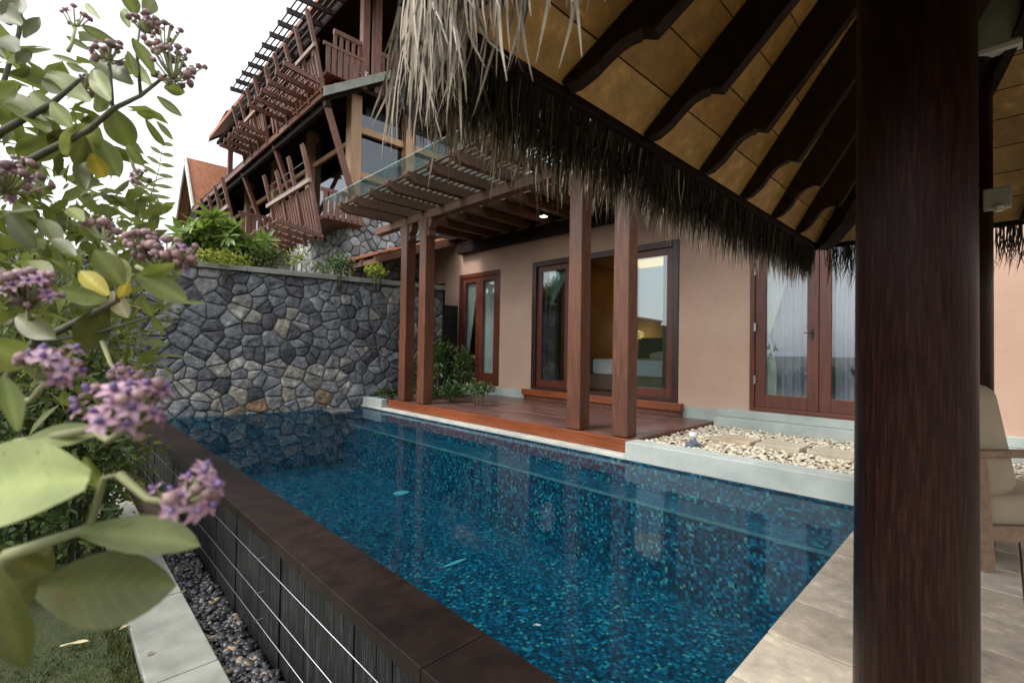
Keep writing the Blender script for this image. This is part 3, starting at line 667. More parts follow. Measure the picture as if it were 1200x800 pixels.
# storey-dividing skirt roof: eave at x=4.0, z=6.42
EX, EZ, UX, UZ = 4.0, 6.42, 5.75, 7.55; Y0, Y1 = 9.72, 22.3
b = MB(); b.slab([(EX,Y0,EZ),(UX,Y0,UZ),(UX,Y1,UZ),(EX,Y1,EZ)],(0,0,.06)); sk = b.build('skirt_roof', M['dark'], vil)
b = MB(); b.slab([(EX-.02,Y0-.02,EZ-.06),(EX-.02,Y1,EZ-.06),(EX-.02,Y1,EZ+.07),(EX-.02,Y0-.02,EZ+.07)],(.05,0,0)); b.build('eave_fascia', M['balcony'], sk)
b = MB(); b.slab([(EX-.05,Y0-.045,EZ-.12),(UX,Y0-.045,UZ-.09),(UX,Y0-.045,UZ+.10),(EX-.05,Y0-.045,EZ+.07)],(0,.04,0)); b.build('verge_board', M['path'], sk)
b = MB()
for j in range(8):
    for i in range(7):
        f = i/7; xa = EX-.06+f*(UX-EX); za = EZ+.075+f*(UZ-EZ); ya = Y0+j*.21
        b.beam((xa,ya+.09,za),(xa+.29,ya+.09,za+.165),.17,.03); b.tube([(xa,ya+.19,za+.02),(xa+.29,ya+.19,za+.185)],.035,6)
b.build('roof_tiles', M['tile'], sk)
b = MB(); y = Y0+.3
while y < Y1: b.beam((EX+.05,y,EZ-.045),(UX-.1,y,UZ-.115),.07,.10); y += .62
b.build('eave_rafters', M['dark'], sk)
for (y,z) in ((10.0,4.5),(13.2,4.6),(16.0,4.6),(18.8,4.6)):
    b = MB(); b.beam((4.85,y+.15,z),(4.12,y,EZ-.05),.11,.11); b.build('strut', M['balcony'], vil, bevel=.01)
b = MB(); b.box(EX+.1,EX+.2,Y0+.2,Y1,EZ-.19,EZ-.07); b.build('eave_purlin', M['dark'], vil)
# second storey
b = MB(); b.box(6.4,10.8,VY+.9,23.5,6.92,9.6); b.build('upper_wall', M['dark'], vil)
b = MB(); b.box(4.3,10.9,VY-.2,23.0,6.901,7.0) ; b.build('upper_floor', M['dark'], vil)
for (px,py) in ((5.02,10.1),(5.32,10.1),(5.0,12.9),(5.0,15.6),(5.0,18.4),(5.0,21.2)):
    b = MB(); b.box(px-.085,px+.085,py-.085,py+.085,7.001,9.7); b.build('post', M['balcony'], vil, bevel=.012)
for z in (7.55,):
    b = MB(); b.box(5.42,8.0,10.06,10.14,7.95,8.05); b.box(4.3,4.92,10.06,10.14,7.95,8.05)
    x = 5.45
    while x < 8: b.box(x,x+.07,10.08,10.11,7.0,7.95); x += .14
    x = 4.3
    while x < 4.9: b.box(x,x+.07,10.08,10.11,7.0,7.95); x += .14
    b.build('end_railing', M['balcony'], vil)
for x in (4.75,4.98):
    b = MB(); c = V3((x-.02,9.99,7.20)); b.box(c.x-.05,c.x+.05,c.y-.05,c.y+.05,c.z-.12,c.z+.1); b.box(c.x-.07,c.x+.07,c.y-.07,c.y+.07,c.z+.1,c.z+.13); b.build('lantern', M['white'], vil, bevel=.01)
def lattice(par, y0, y1, xo, xi, z, dz=0, bar=.3, slat=.12, m='balcdark', th=.06, hh=.10):
    o = MB(); y = y0
    while y <= y1+.001: o.beam((xo,y,z),(xi,y,z+dz),th,hh); y += bar
    x = xo+.08; f = MB(); th2 = .03
    while x < xi: zz = z+dz*(x-xo)/(xi-xo)+hh/2+.018; o.box(x,x+.03,y0-.05,y1+.05,zz-.012,zz+.012); x += slat
    return o.build('lattice', M[m], par)
def balcony(y0, y1, x, zf, n, tall=1.75, lean=.40, panel=True, rail=1.0):
    h = MB(); h.box(x+.08,x+1.0,y0+.06,y1+.04,zf+.34,zf+.42); bal = h.build('balcony', M['balcony'], vil)
    for k in range(n):
        y = y0+(y1-y0)*k/(n-1); p = MB(); t = tall*(1 if k in (0,) else .93+.05*(k%2))
        dx = lambda z: x - lean*(z/tall)**1.0
        pr = [(x-.045,zf-.16),(x+.05,zf-.16),(x+.04-lean*.5,zf+tall*.5),(x+.04-lean*t/tall,zf+t*.96),(x+.0-lean*t/tall,zf+t),(x-.05-lean*t/tall,zf+t*.97),(x-.055-lean*.45,zf+tall*.5)]
        p.prism(pr, y-.035, y+.035, 'y'); p.build('baluster_post', M['balcony'], bal, bevel=.008)
    zr = zf+rail; xr = x-lean*rail/tall
    r = MB(); r.box(xr-.09,xr-.03,y0-.12,y1+.12,zr-.045,zr+.045); r.build('handrail', M['rail'], bal, bevel=.006)
    q = MB(); y = y0+.08
    while y < y1-.05:
        if panel: q.slab([(x-.0,y,zf-.02),(x-.0,y+.075,zf-.02),(xr+.02,y+.075,zr-.06),(xr+.02,y,zr-.06)],(.025,0,0))
        y += .135
    q.box(x-.01,x+.9,y0+.0,y0+.05,zf+.90,zf+.97)
    xx = x+.05
    while xx < x+.9: q.box(xx,xx+.09,y0+.01,y0+.035,zf+.34,zf+.90); xx += .13
    q.build('side_panel', M['balcony'], bal)
    w = MB()
    for f in (1.12,1.27,1.42): w.tube([(x-lean*f/tall,y0,zf+f),(x-lean*f/tall,y1,zf+f)],.008,6)
    w.build('guard_wire', M['metal'], bal)
    return bal
b1 = balcony(9.82,12.2,4.0,3.50,4); lattice(b1,9.75,11.9,3.10,4.02,3.58,-.16,.48,.15,'balcony',.05,.08)
b2 = balcony(13.6,15.9,3.45,3.62,4)
b3 = balcony(9.85,12.5,4.0,6.58,5,1.45,.36,True,.72); lattice(b3,9.85,12.2,3.2,4.0,6.72,-.10,.46,.10,'balcony')
b4 = balcony(13.3,15.3,4.0,6.58,4,1.45,.36,True,.72); lattice(b4,13.3,15.4,3.3,4.0,6.72,-.10,.46,.10,'balcony')
for y in (12.75,):
    b = MB(); b.beam((4.0,y,6.5),(3.75,y,8.1),.09,.10); b.build('post', M['balcony'], vil)
# top canopy lattice and dark roof
rt = MB(); rt.box(4.85,11.2,8.4,22.8,9.50,9.62); rt.box(4.80,4.88,8.4,17.4,9.22,9.42); roof = rt.build('roof', M['dark'], vil)
rt = MB(); rt.slab([(4.6,8.2,9.66),(8.1,8.2,12.6),(8.1,22.9,12.6),(4.6,22.9,9.66)],(0,0,.15)); rt.slab([(11.6,8.2,9.66),(8.1,8.2,12.6),(8.1,22.9,12.6),(11.6,22.9,9.66)],(0,0,.15)); rt.build('roof_tiles', M['tile'], roof)
lattice(roof, 8.3, 17.0, 3.95, 4.86, 9.26, .05, .62, .13, 'balcdark', .055, .13)
q = [at(243,167,X=4.9), at(264,131,X=4.9), at(320,108,X=6.2), at(312,140,X=6.2)]
b = MB(); b.slab([q[0],q[1],q[2],q[3]],(0.05,.12,.10)); b.build('far_roof_eave', M['dark'], vil)
# far gabled house
fw = 20.0
ap, fl_, fr_, rg = at(218,187,d=fw), at(203,248,d=fw), at(233,240,d=fw-.3), at(268,199,d=fw+4.5)
t = thing('gabled_house', (fl_.x+1,fl_.y,2.4), 'distant house with an orange tiled gable roof and white barge board', 'house')
ap2 = ap; e = V3((1,0,0)); LEN = 9; wy = 1.55; hz = 2.1
bx_, by_, bz_ = ap.x, ap.y, ap.z
b = MB(); b.slab([(bx_+.35,by_-wy*.92,2.3),(bx_+.35,by_+wy*.92,2.3),(bx_+.35,by_+wy*.92,bz_-hz),(bx_+.35,by_,bz_-.15),(bx_+.35,by_-wy*.92,bz_-hz)],(LEN,0,0)); b.build('wall', M['dark'], t)
b = MB(); b.slab([(bx_,by_,bz_),(bx_+LEN,by_,bz_),(bx_+LEN,by_-wy*1.15,bz_-hz*1.15),(bx_,by_-wy*1.15,bz_-hz*1.15)],(0,0,.1)); b.slab([(bx_,by_,bz_),(bx_+LEN,by_,bz_),(bx_+LEN,by_+wy*1.15,bz_-hz*1.15),(bx_,by_+wy*1.15,bz_-hz*1.15)],(0,0,.1)); b.build('roof', M['tile'], t)
b = MB()
for s in (-1,1): b.beam((bx_-.03,by_,bz_+.02),(bx_-.03,by_+s*wy*1.15,bz_-hz*1.15+.02),.06,.22,(0,0,1))
b.build('barge_board', M['barge'], t)
# ================================================================== THATCHED PAVILION
PC, PCY, PH = 2.57, -.91, 1.95; ZE = 2.05; ZA = ZE+2.5
pav_ = thing('thatched_pavilion', (PC,PCY,.04), 'open pavilion with a shaggy palm thatch roof on round dark posts', 'pavilion')
apex = V3((PC,PCY,ZA))
sides = []      # (eave start, eave end, outward)
c4 = [V3((PC-PH,PCY+PH,ZE)), V3((PC+PH,PCY+PH,ZE)), V3((PC+PH,PCY-PH,ZE)), V3((PC-PH,PCY-PH,ZE))]
for i, out in enumerate((V3((0,1,0)),V3((1,0,0)),V3((0,-1,0)),V3((-1,0,0)))): sides.append((c4[i], c4[(i+1)%4], out))
b = MB(); cc = []; raf = []
for (p,q,out) in sides:
    mid = (p+q)/2; sl = (apex-mid); SL = sl.length; sd = sl.normalized(); ed = (q-p).normalized(); nrm = ed.cross(sd).normalized()
    if nrm.z < 0: nrm = -nrm
    s = 0; w = .172
    while s < SL-.1:
        e = min(s+w, SL-.02); hw0 = PH*(1-s/SL); hw1 = PH*(1-e/SL)
        cuts = [-1,-.41,0,.41,1]
        for k in range(4):
            n0 = len(b.v); a0, a1 = cuts[k], cuts[k+1]; g = .003
            P = [mid+sd*(s+g)+ed*(a0*hw0), mid+sd*(s+g)+ed*(a1*hw0), mid+sd*(e-g)+ed*(a1*hw1), mid+sd*(e-g)+ed*(a0*hw1)]
            b.slab(P, nrm*.018); tt = random.random(); cc += [(tt,tt,tt,1)]*(len(b.v)-n0)
        s += w
    for off in (-1.33,-.797,-.265,.265,.797,1.33): raf.append((mid+ed*off, apex, nrm, .048))
    raf.append((p, apex, V3((0,0,1)), .11))
b.build('ceiling_boards', M['board'], pav_, colors=cc)
for (p,q,nrm,w) in raf:
    d = q-p; Ln = d.length-.18; d.normalize(); u = (nrm-d*nrm.dot(d)).normalized(); r = d.cross(u).normalized()
    full = .165
    prof = [(0,.0),(0,-.03),(.03,-.055),(.09,-.072),(.16,-.075),(.205,-.082),(.235,-.098),(.25,-.115),(.262,-.115),(.275,-full),(Ln,-full),(Ln,0)]
    if w > .1: prof = [(0,0),(0,-.06),(.12,-.12),(.3,-.16),(Ln,-.16),(Ln,0)]
    off = -.004 if w < .1 else -.012
    vs = [p + d*s + u*(z+off) + r*(w/2) for s,z in prof] + [p + d*s + u*(z+off) - r*(w/2) for s,z in prof]; n = len(prof)
    b = MB(); b.add(vs, [tuple(range(n)), tuple(range(2*n-1,n-1,-1))] + [(i,i+n,(i+1)%n+n,(i+1)%n) for i in range(n)])
    b.build('hip_rafter' if w > .1 else 'rafter', M['rafter'], pav_, bevel=.004)
b = MB()
for (p,q,out) in sides: b.beam(p+out*.015+V3((0,0,-.012)), q+out*.015+V3((0,0,-.012)), .03, .035)
b.build('eave_board', M['dark'], pav_, bevel=.004)
# thatch body over the boards
b = MB()
for (p,q,out) in sides:
    ed = (q-p).normalized(); b.slab([p+out*.03-ed*.03+V3((0,0,.0)), q+out*.03+ed*.03+V3((0,0,.0)), apex+V3((0,0,.06)), apex+V3((0,0,.06))-ed*.001], V3((0,0,.16)))
M['thatchroof'] = mat('thatch roof mass', (.07,.055,.04), (.16,.13,.09), 14, (1,1,1), rough=.9, bump=.8, bscale=60, dist=.02)
b.build('thatch_roof', M['thatchroof'], pav_)
# fringe: thousands of hanging palm blades
b = MB(); cc = []
def blade(root, out, ln, w, bow, side, tone, kink):
    ed = V3((-out.y,out.x,0)); tw = random.uniform(-1.0,1.0); wd = (ed*math.cos(tw)+out*math.sin(tw))
    n = 5; n0 = len(b.v)
    for i in range(n+1):
        t = i/n; ww = w*(1-.15*t) if t < .75 else w*(1-.15*t)*(1-(t-.75)/.25*.9)
        p = root + V3((0,0,-ln*t*(1-.08*t))) + out*(bow*math.sin(t*1.9)*1.0) + ed*(side*t*t+kink*math.sin(t*4))
        b.v.append(tuple(p-wd*ww/2)); b.v.append(tuple(p+wd*ww/2)); cc.extend([(tone,tone,tone,1)]*2)
    for i in range(n): a = n0+2*i; b.f.append((a,a+1,a+3,a+2))
for si,(p,q,out) in enumerate(sides):
    near = si in (0,1,3); Lq = (q-p).length; ed = (q-p).normalized(); cnt = 5400 if si == 0 else (1700 if near else 500)
    for k in range(cnt):
        s = random.uniform(.03 if si == 0 else .03, Lq+.05 if si == 0 else Lq-.07 if si == 3 else Lq); o = random.uniform(.02,.085 if si == 0 else .03 if si == 3 else .16); z = ZE + .05 - o*.35 + random.uniform(-.05,.06)
        ln = max(.18, random.gauss(.30,.05)); 
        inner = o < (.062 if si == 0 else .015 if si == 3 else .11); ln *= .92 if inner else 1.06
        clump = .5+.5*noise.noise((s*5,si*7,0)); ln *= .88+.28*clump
        blade(p+ed*s+out*o+V3((0,0,z-ZE)), out, ln, random.uniform(.0035,.008), random.uniform(.0,.10)*(.4 if inner else 1)*(.3 if si == 3 else 1), random.gauss(.015,.028), min(1,max(0,random.gauss(.10,.10) if inner and random.random()<.93 else random.gauss(.68,.18))), random.gauss(0,.008))  # inner blades toned dark, shade under the eave put into their colour
# longer, paler blades at the near corner
p = sides[0][0]
for k in range(400):
    a = random.random()
    if k % 8: root = V3((p.x+.07-random.uniform(.0,.05), p.y+.02-1.10*a, ZE+random.uniform(-.02,.10))); out = V3((-1,0,0))
    else: root = V3((p.x+.10+.30*a*a, p.y+random.uniform(.05,.12), ZE+random.uniform(-.03,.12))); out = V3((0,1,0))
    ln_ = random.uniform(.26,.50)*(1-.42*a) if k % 8 else random.uniform(.25,.40)
    blade(root, out, ln_, random.uniform(.004,.010), random.uniform(-.02,.06), random.gauss(0,.06), random.uniform(.38,.95), random.gauss(0,.012))
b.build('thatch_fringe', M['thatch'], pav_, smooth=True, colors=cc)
for (x,y) in ((1.52,.148),(3.77,.137),(1.53,-1.96),(3.77,-1.96)):
    b = MB(); b.tube([(x,y,.045),(x,y,3.05)],[.119,.112],40); b.build('post', M['post'], pav_, smooth=False)
    pass
for o in list(pav_.children):
    if o.name.startswith('post') and 'foot' not in o.name:
        for f in o.data.polygons: f.use_smooth = len(f.vertices) == 4
b = MB(); z = 2.70
for y in (.137,-1.96): b.box(1.0,4.3,y-.05,y+.05,z,z+.15)
for x in (1.53,3.77): b.box(x-.055,x+.055,-2.5,.65,z+.152,z+.30)
b.build('tie_beam', M['dark'], pav_, bevel=.006)
# lamp box on the beam, small white box on the far post
c = at(1166,22,X=3.70); t = thing('wall_lamp', c, 'pale frosted lamp box fixed to the roof beam of the pavilion', 'lamp')
b = MB(); b.box(c.x-.03,c.x+.05,c.y-.10,c.y+.10,c.z-.17,c.z+.16); b.build('shade', mat('frosted lamp shade',(.22,.25,.18),(.32,.35,.27),4,rough=.5,bump=0), t, bevel=.012)
b = MB(); b.box(c.x-.035,c.x+.045,c.y-.104,c.y+.104,c.z-.195,c.z-.165); b.build('rim', M['white'], t, bevel=.004)
c = at(1155,236,X=3.66); t = thing('sensor_box', c, 'small white box fixed high on the far pavilion post', 'box')
b = MB(); b.box(c.x-.05,c.x+.02,c.y-.10,c.y+.01,c.z-.055,c.z+.055); b.build('cover', flat('grey white plastic',(.35,.36,.34),.5), t, bevel=.008); b = MB(); b.tube([(c.x-.055,c.y-.05,c.z-.05),(c.x-.055,c.y-.05,c.z-.075)],.018,10); b.build('sensor', M['white'], t)
# ================================================================== ARMCHAIR
leg = at(1156,668,Z=.045); th = math.radians(-44)
fwd = V3((.713,-.701,0)); sdv = V3((.701,.713,0))
org = leg
t = thing('armchair', org, 'beige cushioned armchair with a pale timber frame beside the dark post', 'armchair')
def lp(f, s, z): return org + fwd*f + sdv*s + V3((0,0,z-.045))
Wd = .66
for s in (0,Wd):
    b = MB(); b.beam(lp(0,s,.045), lp(-.05,s,.66),.05,.06,fwd); b.build('back_leg', M['teak'], t, bevel=.006)
    b = MB(); b.beam(lp(.60,s,.045), lp(.58,s,.63),.05,.06,fwd); b.build('front_leg', M['teak'], t, bevel=.006)
    b = MB(); b.beam(lp(-.07,s,.65), lp(.64,s,.655),.075,.035,(0,0,1)); b.build('armrest', M['teak'], t, bevel=.008)
b = MB(); b.beam(lp(-.01,0,.24), lp(.60,0,.24),.04,.08); b.beam(lp(-.01,Wd,.24), lp(.60,Wd,.24),.04,.08); b.beam(lp(.6,.025,.24), lp(.6,Wd-.025,.24),.04,.08); b.beam(lp(0,.025,.24), lp(0,Wd-.025,.24),.04,.08); b.build('seat_frame', M['teak'], t, bevel=.005)
def cushion(name, o, du, dv, dw, bev):
    b = MB(); b.slab([o,o+du,o+du+dv,o+dv], dw); ob = b.build(name, M['cushion'], t, bevel=bev)
    ob.modifiers['edge'].segments = 5
    for f in ob.data.polygons: f.use_smooth = True
cushion('seat_cushion', lp(.03,.03,.235), fwd*.60, sdv*(Wd-.06), V3((0,0,.185)), .05)
bd = (fwd*-.14+V3((0,0,.60)))
cushion('back_cushion', lp(.02,.04,.36), bd, sdv*(Wd-.08), fwd*.25+V3((0,0,.065)), .09)
b = MB(); b.beam(lp(-.02,.05,.35),lp(-.16,.05,.80),.04,.03,sdv); b.beam(lp(-.02,Wd-.05,.35),lp(-.16,Wd-.05,.80),.04,.03,sdv); b.beam(lp(-.155,.05,.78),lp(-.155,Wd-.05,.78),.03,.05); b.beam(lp(-.08,.05,.55),lp(-.08,Wd-.05,.55),.03,.05); b.build('back_frame', M['teak'], t)
# ================================================================== PLANTS
def leaf_into(mb, cols, base, tip, nrm, w, fold=.25, droop=.08, tone=(1,1,1), wave=0.0, shape=1.15, n=7, blade=None):
    base, tip, nrm = V3(base), V3(tip), V3(nrm).normalized(); d = tip-base; Ln = d.length; d.normalize()
    sd = d.cross(nrm).normalized(); nrm = sd.cross(d).normalized(); n0 = len(mb.v); ph = random.uniform(0,6)
    for i in range(n+1):
        t = i/n; tw = t**shape; hw = w/2*max(0,(math.sin(math.pi*min(1,.04+tw*.96))))**.72
        if i == n: hw = .0008
        c = base + d*(Ln*t) - nrm*(droop*Ln*(t*t)) 
        for s in (-1,-.5,0,.5,1):
            r = nrm*(fold*hw*abs(s)**1.3) + nrm*(wave*w*math.sin(t*9+ph)*s*abs(s))
            mb.v.append(tuple(c + sd*(hw*s) + r)); k = 1.4 if s == 0 else 1; cols.append((tone[0]*k,tone[1]*k,tone[2]*k,1))
            if blade is not None: blade.append((t,abs(s),1,1))
    for i in range(n):
        for j in range(4): a = n0+i*5+j; mb.f.append((a,a+1,a+6,a+5))
def cheap_leaf(mb, cols, base, d, nrm, ln, w, tone):
    sd = d.cross(nrm)
    if sd.length < 1e-3: return
    sd.normalize(); n2 = sd.cross(d).normalized(); n0 = len(mb.v)
    m1 = base+d*ln*.35; m2 = base+d*ln*.72 - n2*ln*.06; t = base+d*ln-n2*ln*.16
    mb.v += [tuple(p) for p in (base, m1-sd*w*.42+n2*w*.14, m1, m1+sd*w*.42+n2*w*.14, m2-sd*w*.36+n2*w*.08, m2, m2+sd*w*.36+n2*w*.08, t)]
    mb.f += [tuple(n0+i for i in f) for f in ((0,2,1),(0,3,2),(1,2,5,4),(2,3,6,5),(4,5,7),(5,6,7))]
    cols += [(tone[0],tone[1],tone[2],1)]*8
def rnd_dir(up=.3):
    while 1:
        v = V3((random.gauss(0,1),random.gauss(0,1),random.gauss(0,1)))
        if v.length > .1: v.normalize(); v.z += up; return v.normalized()
def foliage(center, rad, n, ln, w, m, seed=0, gaps=.0, shell=.55, tonevar=.3, up=.3, name='foliage', parent=None):
    mb = MB(); cc = []; c = V3(center)
    k = 0
    while k < n:
        v = rnd_dir(0); r = random.random()**shell
        q = V3((v.x*rad[0]*r, v.y*rad[1]*r, v.z*rad[2]*r)); p = c+q
        nn = noise.noise(V3((p.x*2.2/max(rad[0],.3)*.6, p.y*2.2/max(rad[1],.3)*.6, p.z*2.2/max(rad[2],.3)*.6+seed)))
        if nn < gaps-.25 and r > .35: 
            k += 0.3; continue
        p += v*(nn*.25*min(rad))
        d = (v*.7 + rnd_dir(up)*.9).normalized(); tn = 1+random.uniform(-tonevar,tonevar)
        cheap_leaf(mb, cc, p, d, (rnd_dir(.9)), ln*random.uniform(.6,1.25), w*random.uniform(.7,1.2), (tn,tn,tn*random.uniform(.8,1.1))); k += 1
    return mb.build(name, m, parent, smooth=True, colors=cc)
def shrub(name, center, rad, n, ln, w, m, label, cat='shrub', group=None, zbase=None, stems=6, **kw):
    c = V3(center); zb = c.z-rad[2]*1.1 if zbase is None else zbase
    t = thing(name, (c.x,c.y,zb), label, cat, group)
    foliage(c, rad, n, ln, w, m, parent=t, seed=random.random()*50, **kw)
    b = MB()
    for k in range(min(stems,3)):
        a = random.uniform(0,6.28); e = V3((c.x+math.cos(a)*rad[0]*random.uniform(.2,.7), c.y+math.sin(a)*rad[1]*random.uniform(.2,.7), c.z+rad[2]*random.uniform(-.2,.7)))
        s = V3((c.x+math.cos(a)*.06, c.y+math.sin(a)*.06, zb)); mdl = (s+e)/2+V3((random.uniform(-.05,.05),random.uniform(-.05,.05),.05)); b.tube([s,mdl,e],[.016,.011,.005],6)
    b.build('stems', M['stem'], t, smooth=True); return t
toCam = lambda p: (CAM-V3(p)).normalized()
def pleaf(par, bx, by, tx, ty, wpx, d, m='leaf', dd=0.0, tilt=None, fold=.3, droop=.1, wave=.03, name='leaf'):
    """leaf between two sighted points, d metres ahead"""
    p, q = at(bx,by,d=d), at(tx,ty,d=d+dd); ax = (q-p).normalized(); nrm = toCam((p+q)/2); nrm = (nrm-ax*nrm.dot(ax)).normalized()
    a = random.uniform(-.6,.6) if tilt is None else tilt; nrm = Matrix.Rotation(a,3,ax) @ nrm
    if nrm.z < -.2 and m not in ('leafdark',): pass
    w = wpx/F*d/max(.55,math.cos(a)); mb = MB(); cc = []; bl = []; tn = random.uniform(.85,1.15)
    leaf_into(mb, cc, p, q, nrm, w, fold, droop, (tn,tn,tn*random.uniform(.9,1.05)), wave, n=12, blade=bl)
    o = mb.build(name, M[m], par, smooth=True, colors=cc, blade=bl); return o
def bud_into(mb, cols, c, r, dirn, tone):
    n0 = len(mb.v); q = V3(dirn).to_track_quat('Z','Y').to_matrix(); seg, rings = 10, 5; c = V3(c)
    mb.ball(c, r, seg, rings, q)
    for i in range(n0, len(mb.v)):
        p = V3(mb.v[i])-c; l = q.transposed() @ p; a = math.atan2(l.y,l.x); k = 1+.16*math.cos(5*a)*(1 if abs(l.z) < r*.8 else 0); l = V3((l.x*k,l.y*k,l.z*.85)); mb.v[i] = tuple(c + q @ l)
    cols += [(tone,tone,tone,1)]*(len(mb.v)-n0)
def flower_cluster(par, px, py, rpx, d, n, stem_to, open_=.4, blossom=.0, label=None, squash=.75, bud=.0075):
    c = at(px,py,d=d); r = rpx/F*d; base = at(*stem_to[:2], d=stem_to[2])
    bb, bc, sb, pb, pc, kb, kc = MB(), [], MB(), MB(), [], MB(), []
    hub = c + V3((0,0,-r*.5)) + (base-c)*.15
    mid = (base+hub)/2 + V3((0,0,-.01)); sb.tube([base,mid,hub],[.0042,.0036,.003],6)
    for k in range(n):
        v = rnd_dir(.25); rr = r*random.uniform(.55,1.05); p = c + V3((v.x*rr, v.y*rr, v.z*rr*squash)); dr = (p-hub).normalized()
        sb.tube([hub+(p-hub)*.12,(hub+p)/2+V3((0,0,-.004)),p],[.0019,.0017,.0015],5,False)
        if random.random() < open_:
            R_ = random.uniform(.009,.0135)*(1+blossom); q = dr.to_track_quat('Z','Y').to_matrix()
            for i in range(5):
                a = i*2*math.pi/5+random.uniform(-.1,.1); dd = q @ V3((math.cos(a),math.sin(a),.15)); up = q @ V3((0,0,1)); tn = random.uniform(.85,1.2)
                leaf_into(pb, pc, p, p+dd.normalized()*R_, up, R_*.62, .25, .18, (tn,tn,tn), .05, .8, 4)
            n0 = len(kb.v); kb.ball(p+dr*R_*.32, (R_*.26,R_*.26,R_*.36), 7, 5, q); tn = random.uniform(.7,1.3); kc += [(tn,tn,tn,1)]*(len(kb.v)-n0)
        else: bud_into(bb, bc, p+dr*bud*.8, bud*random.uniform(.6,1.25), dr, random.uniform(.7,1.3))
    o = sb.build('flower_cluster', M['stemgreen'], par, smooth=True)
    if bb.v: bb.build('buds', M['bud'], o, smooth=True, colors=bc)
    if pb.v: pb.build('petals', M['petal'], o, smooth=True, colors=pc); kb.build('flower_crowns', M['purple'], o, smooth=True, colors=kc)
    return o
def stalk(par, pts, r0, r1, m='stem'):
    P = [at(x,y,d=d) for x,y,d in pts]; b = MB(); n = len(P); b.tube(P,[r0+(r1-r0)*i/(n-1) for i in range(n)],8); return b.build('branch', M[m], par, smooth=True)
# ---- nearest crown-flower bush (very near, soft focus)
g0 = at(-60,1250,Z=-.66) ; g0 = V3((-.22,.45,-.66))
nb_ = thing('crown_flower_bush', g0, 'out of focus crown flower bush with lilac blossoms and big pale leaves, low left foreground', 'flowering bush')
b = MB(); b.tube([g0, at(-70,760,d=.5), at(10,650,d=.48), at(105,618,d=.46)],[.016,.011,.007,.004],8); b.tube([at(-70,760,d=.5), at(-60,600,d=.5), at(20,520,d=.5), at(120,500,d=.5)],[.010,.008,.006,.004],8); b.build('branch', M['stemgreen'], nb_, smooth=True)
pleaf(nb_, 104,562,-85,572,104,.42,'leafpale',.02,.25,.12,.04,.01)
pleaf(nb_, 92,622,236,634,44,.45,'leafpale',.03,-.85,.2,.06,.01)
pleaf(nb_, 44,690,203,688,84,.44,'leafdark',.02,.2,.15,.05,.01)
pleaf(nb_, 18,522,126,502,26,.48,'leafpale',.04,-.7,.3,.05)
pleaf(nb_, 20,505,8,438,20,.46,'leafpale',.0,.5)
pleaf(nb_, -10,660,26,790,40,.40,'leafdark',.0,.3)
pleaf(nb_, -20,640,60,676,34,.50,'leafdark',.05,.4)
pleaf(nb_, 100,535,118,580,18,.49,'leaf',.05,.4)
pleaf(nb_, -25,400,38,428,42,.52,'leaf',.03,.3)
pleaf(nb_, -30,720,70,640,60,.55,'leafdark',.1,.5)
flower_cluster(nb_, 62,425,28,.50,16,(20,470,.52),.8,.1,bud=.006)
flower_cluster(nb_, 150,478,46,.47,38,(112,505,.5),.8,.1,bud=.006)
flower_cluster(nb_, 222,575,36,.44,20,(140,556,.47),.6,.0,bud=.0055)
b = MB(); b.tube([at(105,618,d=.46),at(122,560,d=.47),at(140,556,d=.47)],[.004,.0035,.003],6); b.build('branch', M['stemgreen'], nb_, smooth=True)
# ---- taller crown-flower bush reaching across the sky
g1 = V3((-.75,1.05,-.66))
tb = thing('crown_flower_bush', g1, 'tall crown flower bush, its leafy branches reaching up against the white sky', 'flowering bush')
b = MB(); b.tube([g1, at(-120,420,d=1.15), at(-60,230,d=1.1), at(0,155,d=1.05), at(60,122,d=1.02), at(102,86,d=1.0)],[.022,.016,.012,.008,.006,.003],8)
b.tube([at(-60,230,d=1.1), at(30,190,d=1.05), at(105,152,d=1.0), at(132,128,d=1.0), at(165,112,d=1.0), at(195,88,d=1.0)],[.011,.008,.006,.005,.004,.003],8)
b.tube([at(132,128,d=1.0), at(131,105,d=1.0), at(128,70,d=1.0)],[.004,.0035,.003],6); b.tube([at(165,112,d=1.0),at(160,60,d=.98),at(165,25,d=1.0)],[.004,.003,.002],6)
b.tube([g1, at(-80,560,d=1.1), at(40,402,d=.95), at(100,372,d=.85), at(138,352,d=.8)],[.018,.013,.008,.006,.004],8)
b.tube([at(138,352,d=.8), at(140,320,d=.8), at(160,300,d=.8)],[.004,.003,.002],6); b.tube([at(40,402,d=.95),at(120,388,d=.85),at(178,370,d=.8)],[.005,.003,.002],6)
b.tube([at(-60,230,d=1.1), at(0,110,d=1.2), at(22,40,d=1.2), at(28,-30,d=1.2)],[.009,.006,.005,.004],8)
b.build('branch', M['stem'], tb, smooth=True)
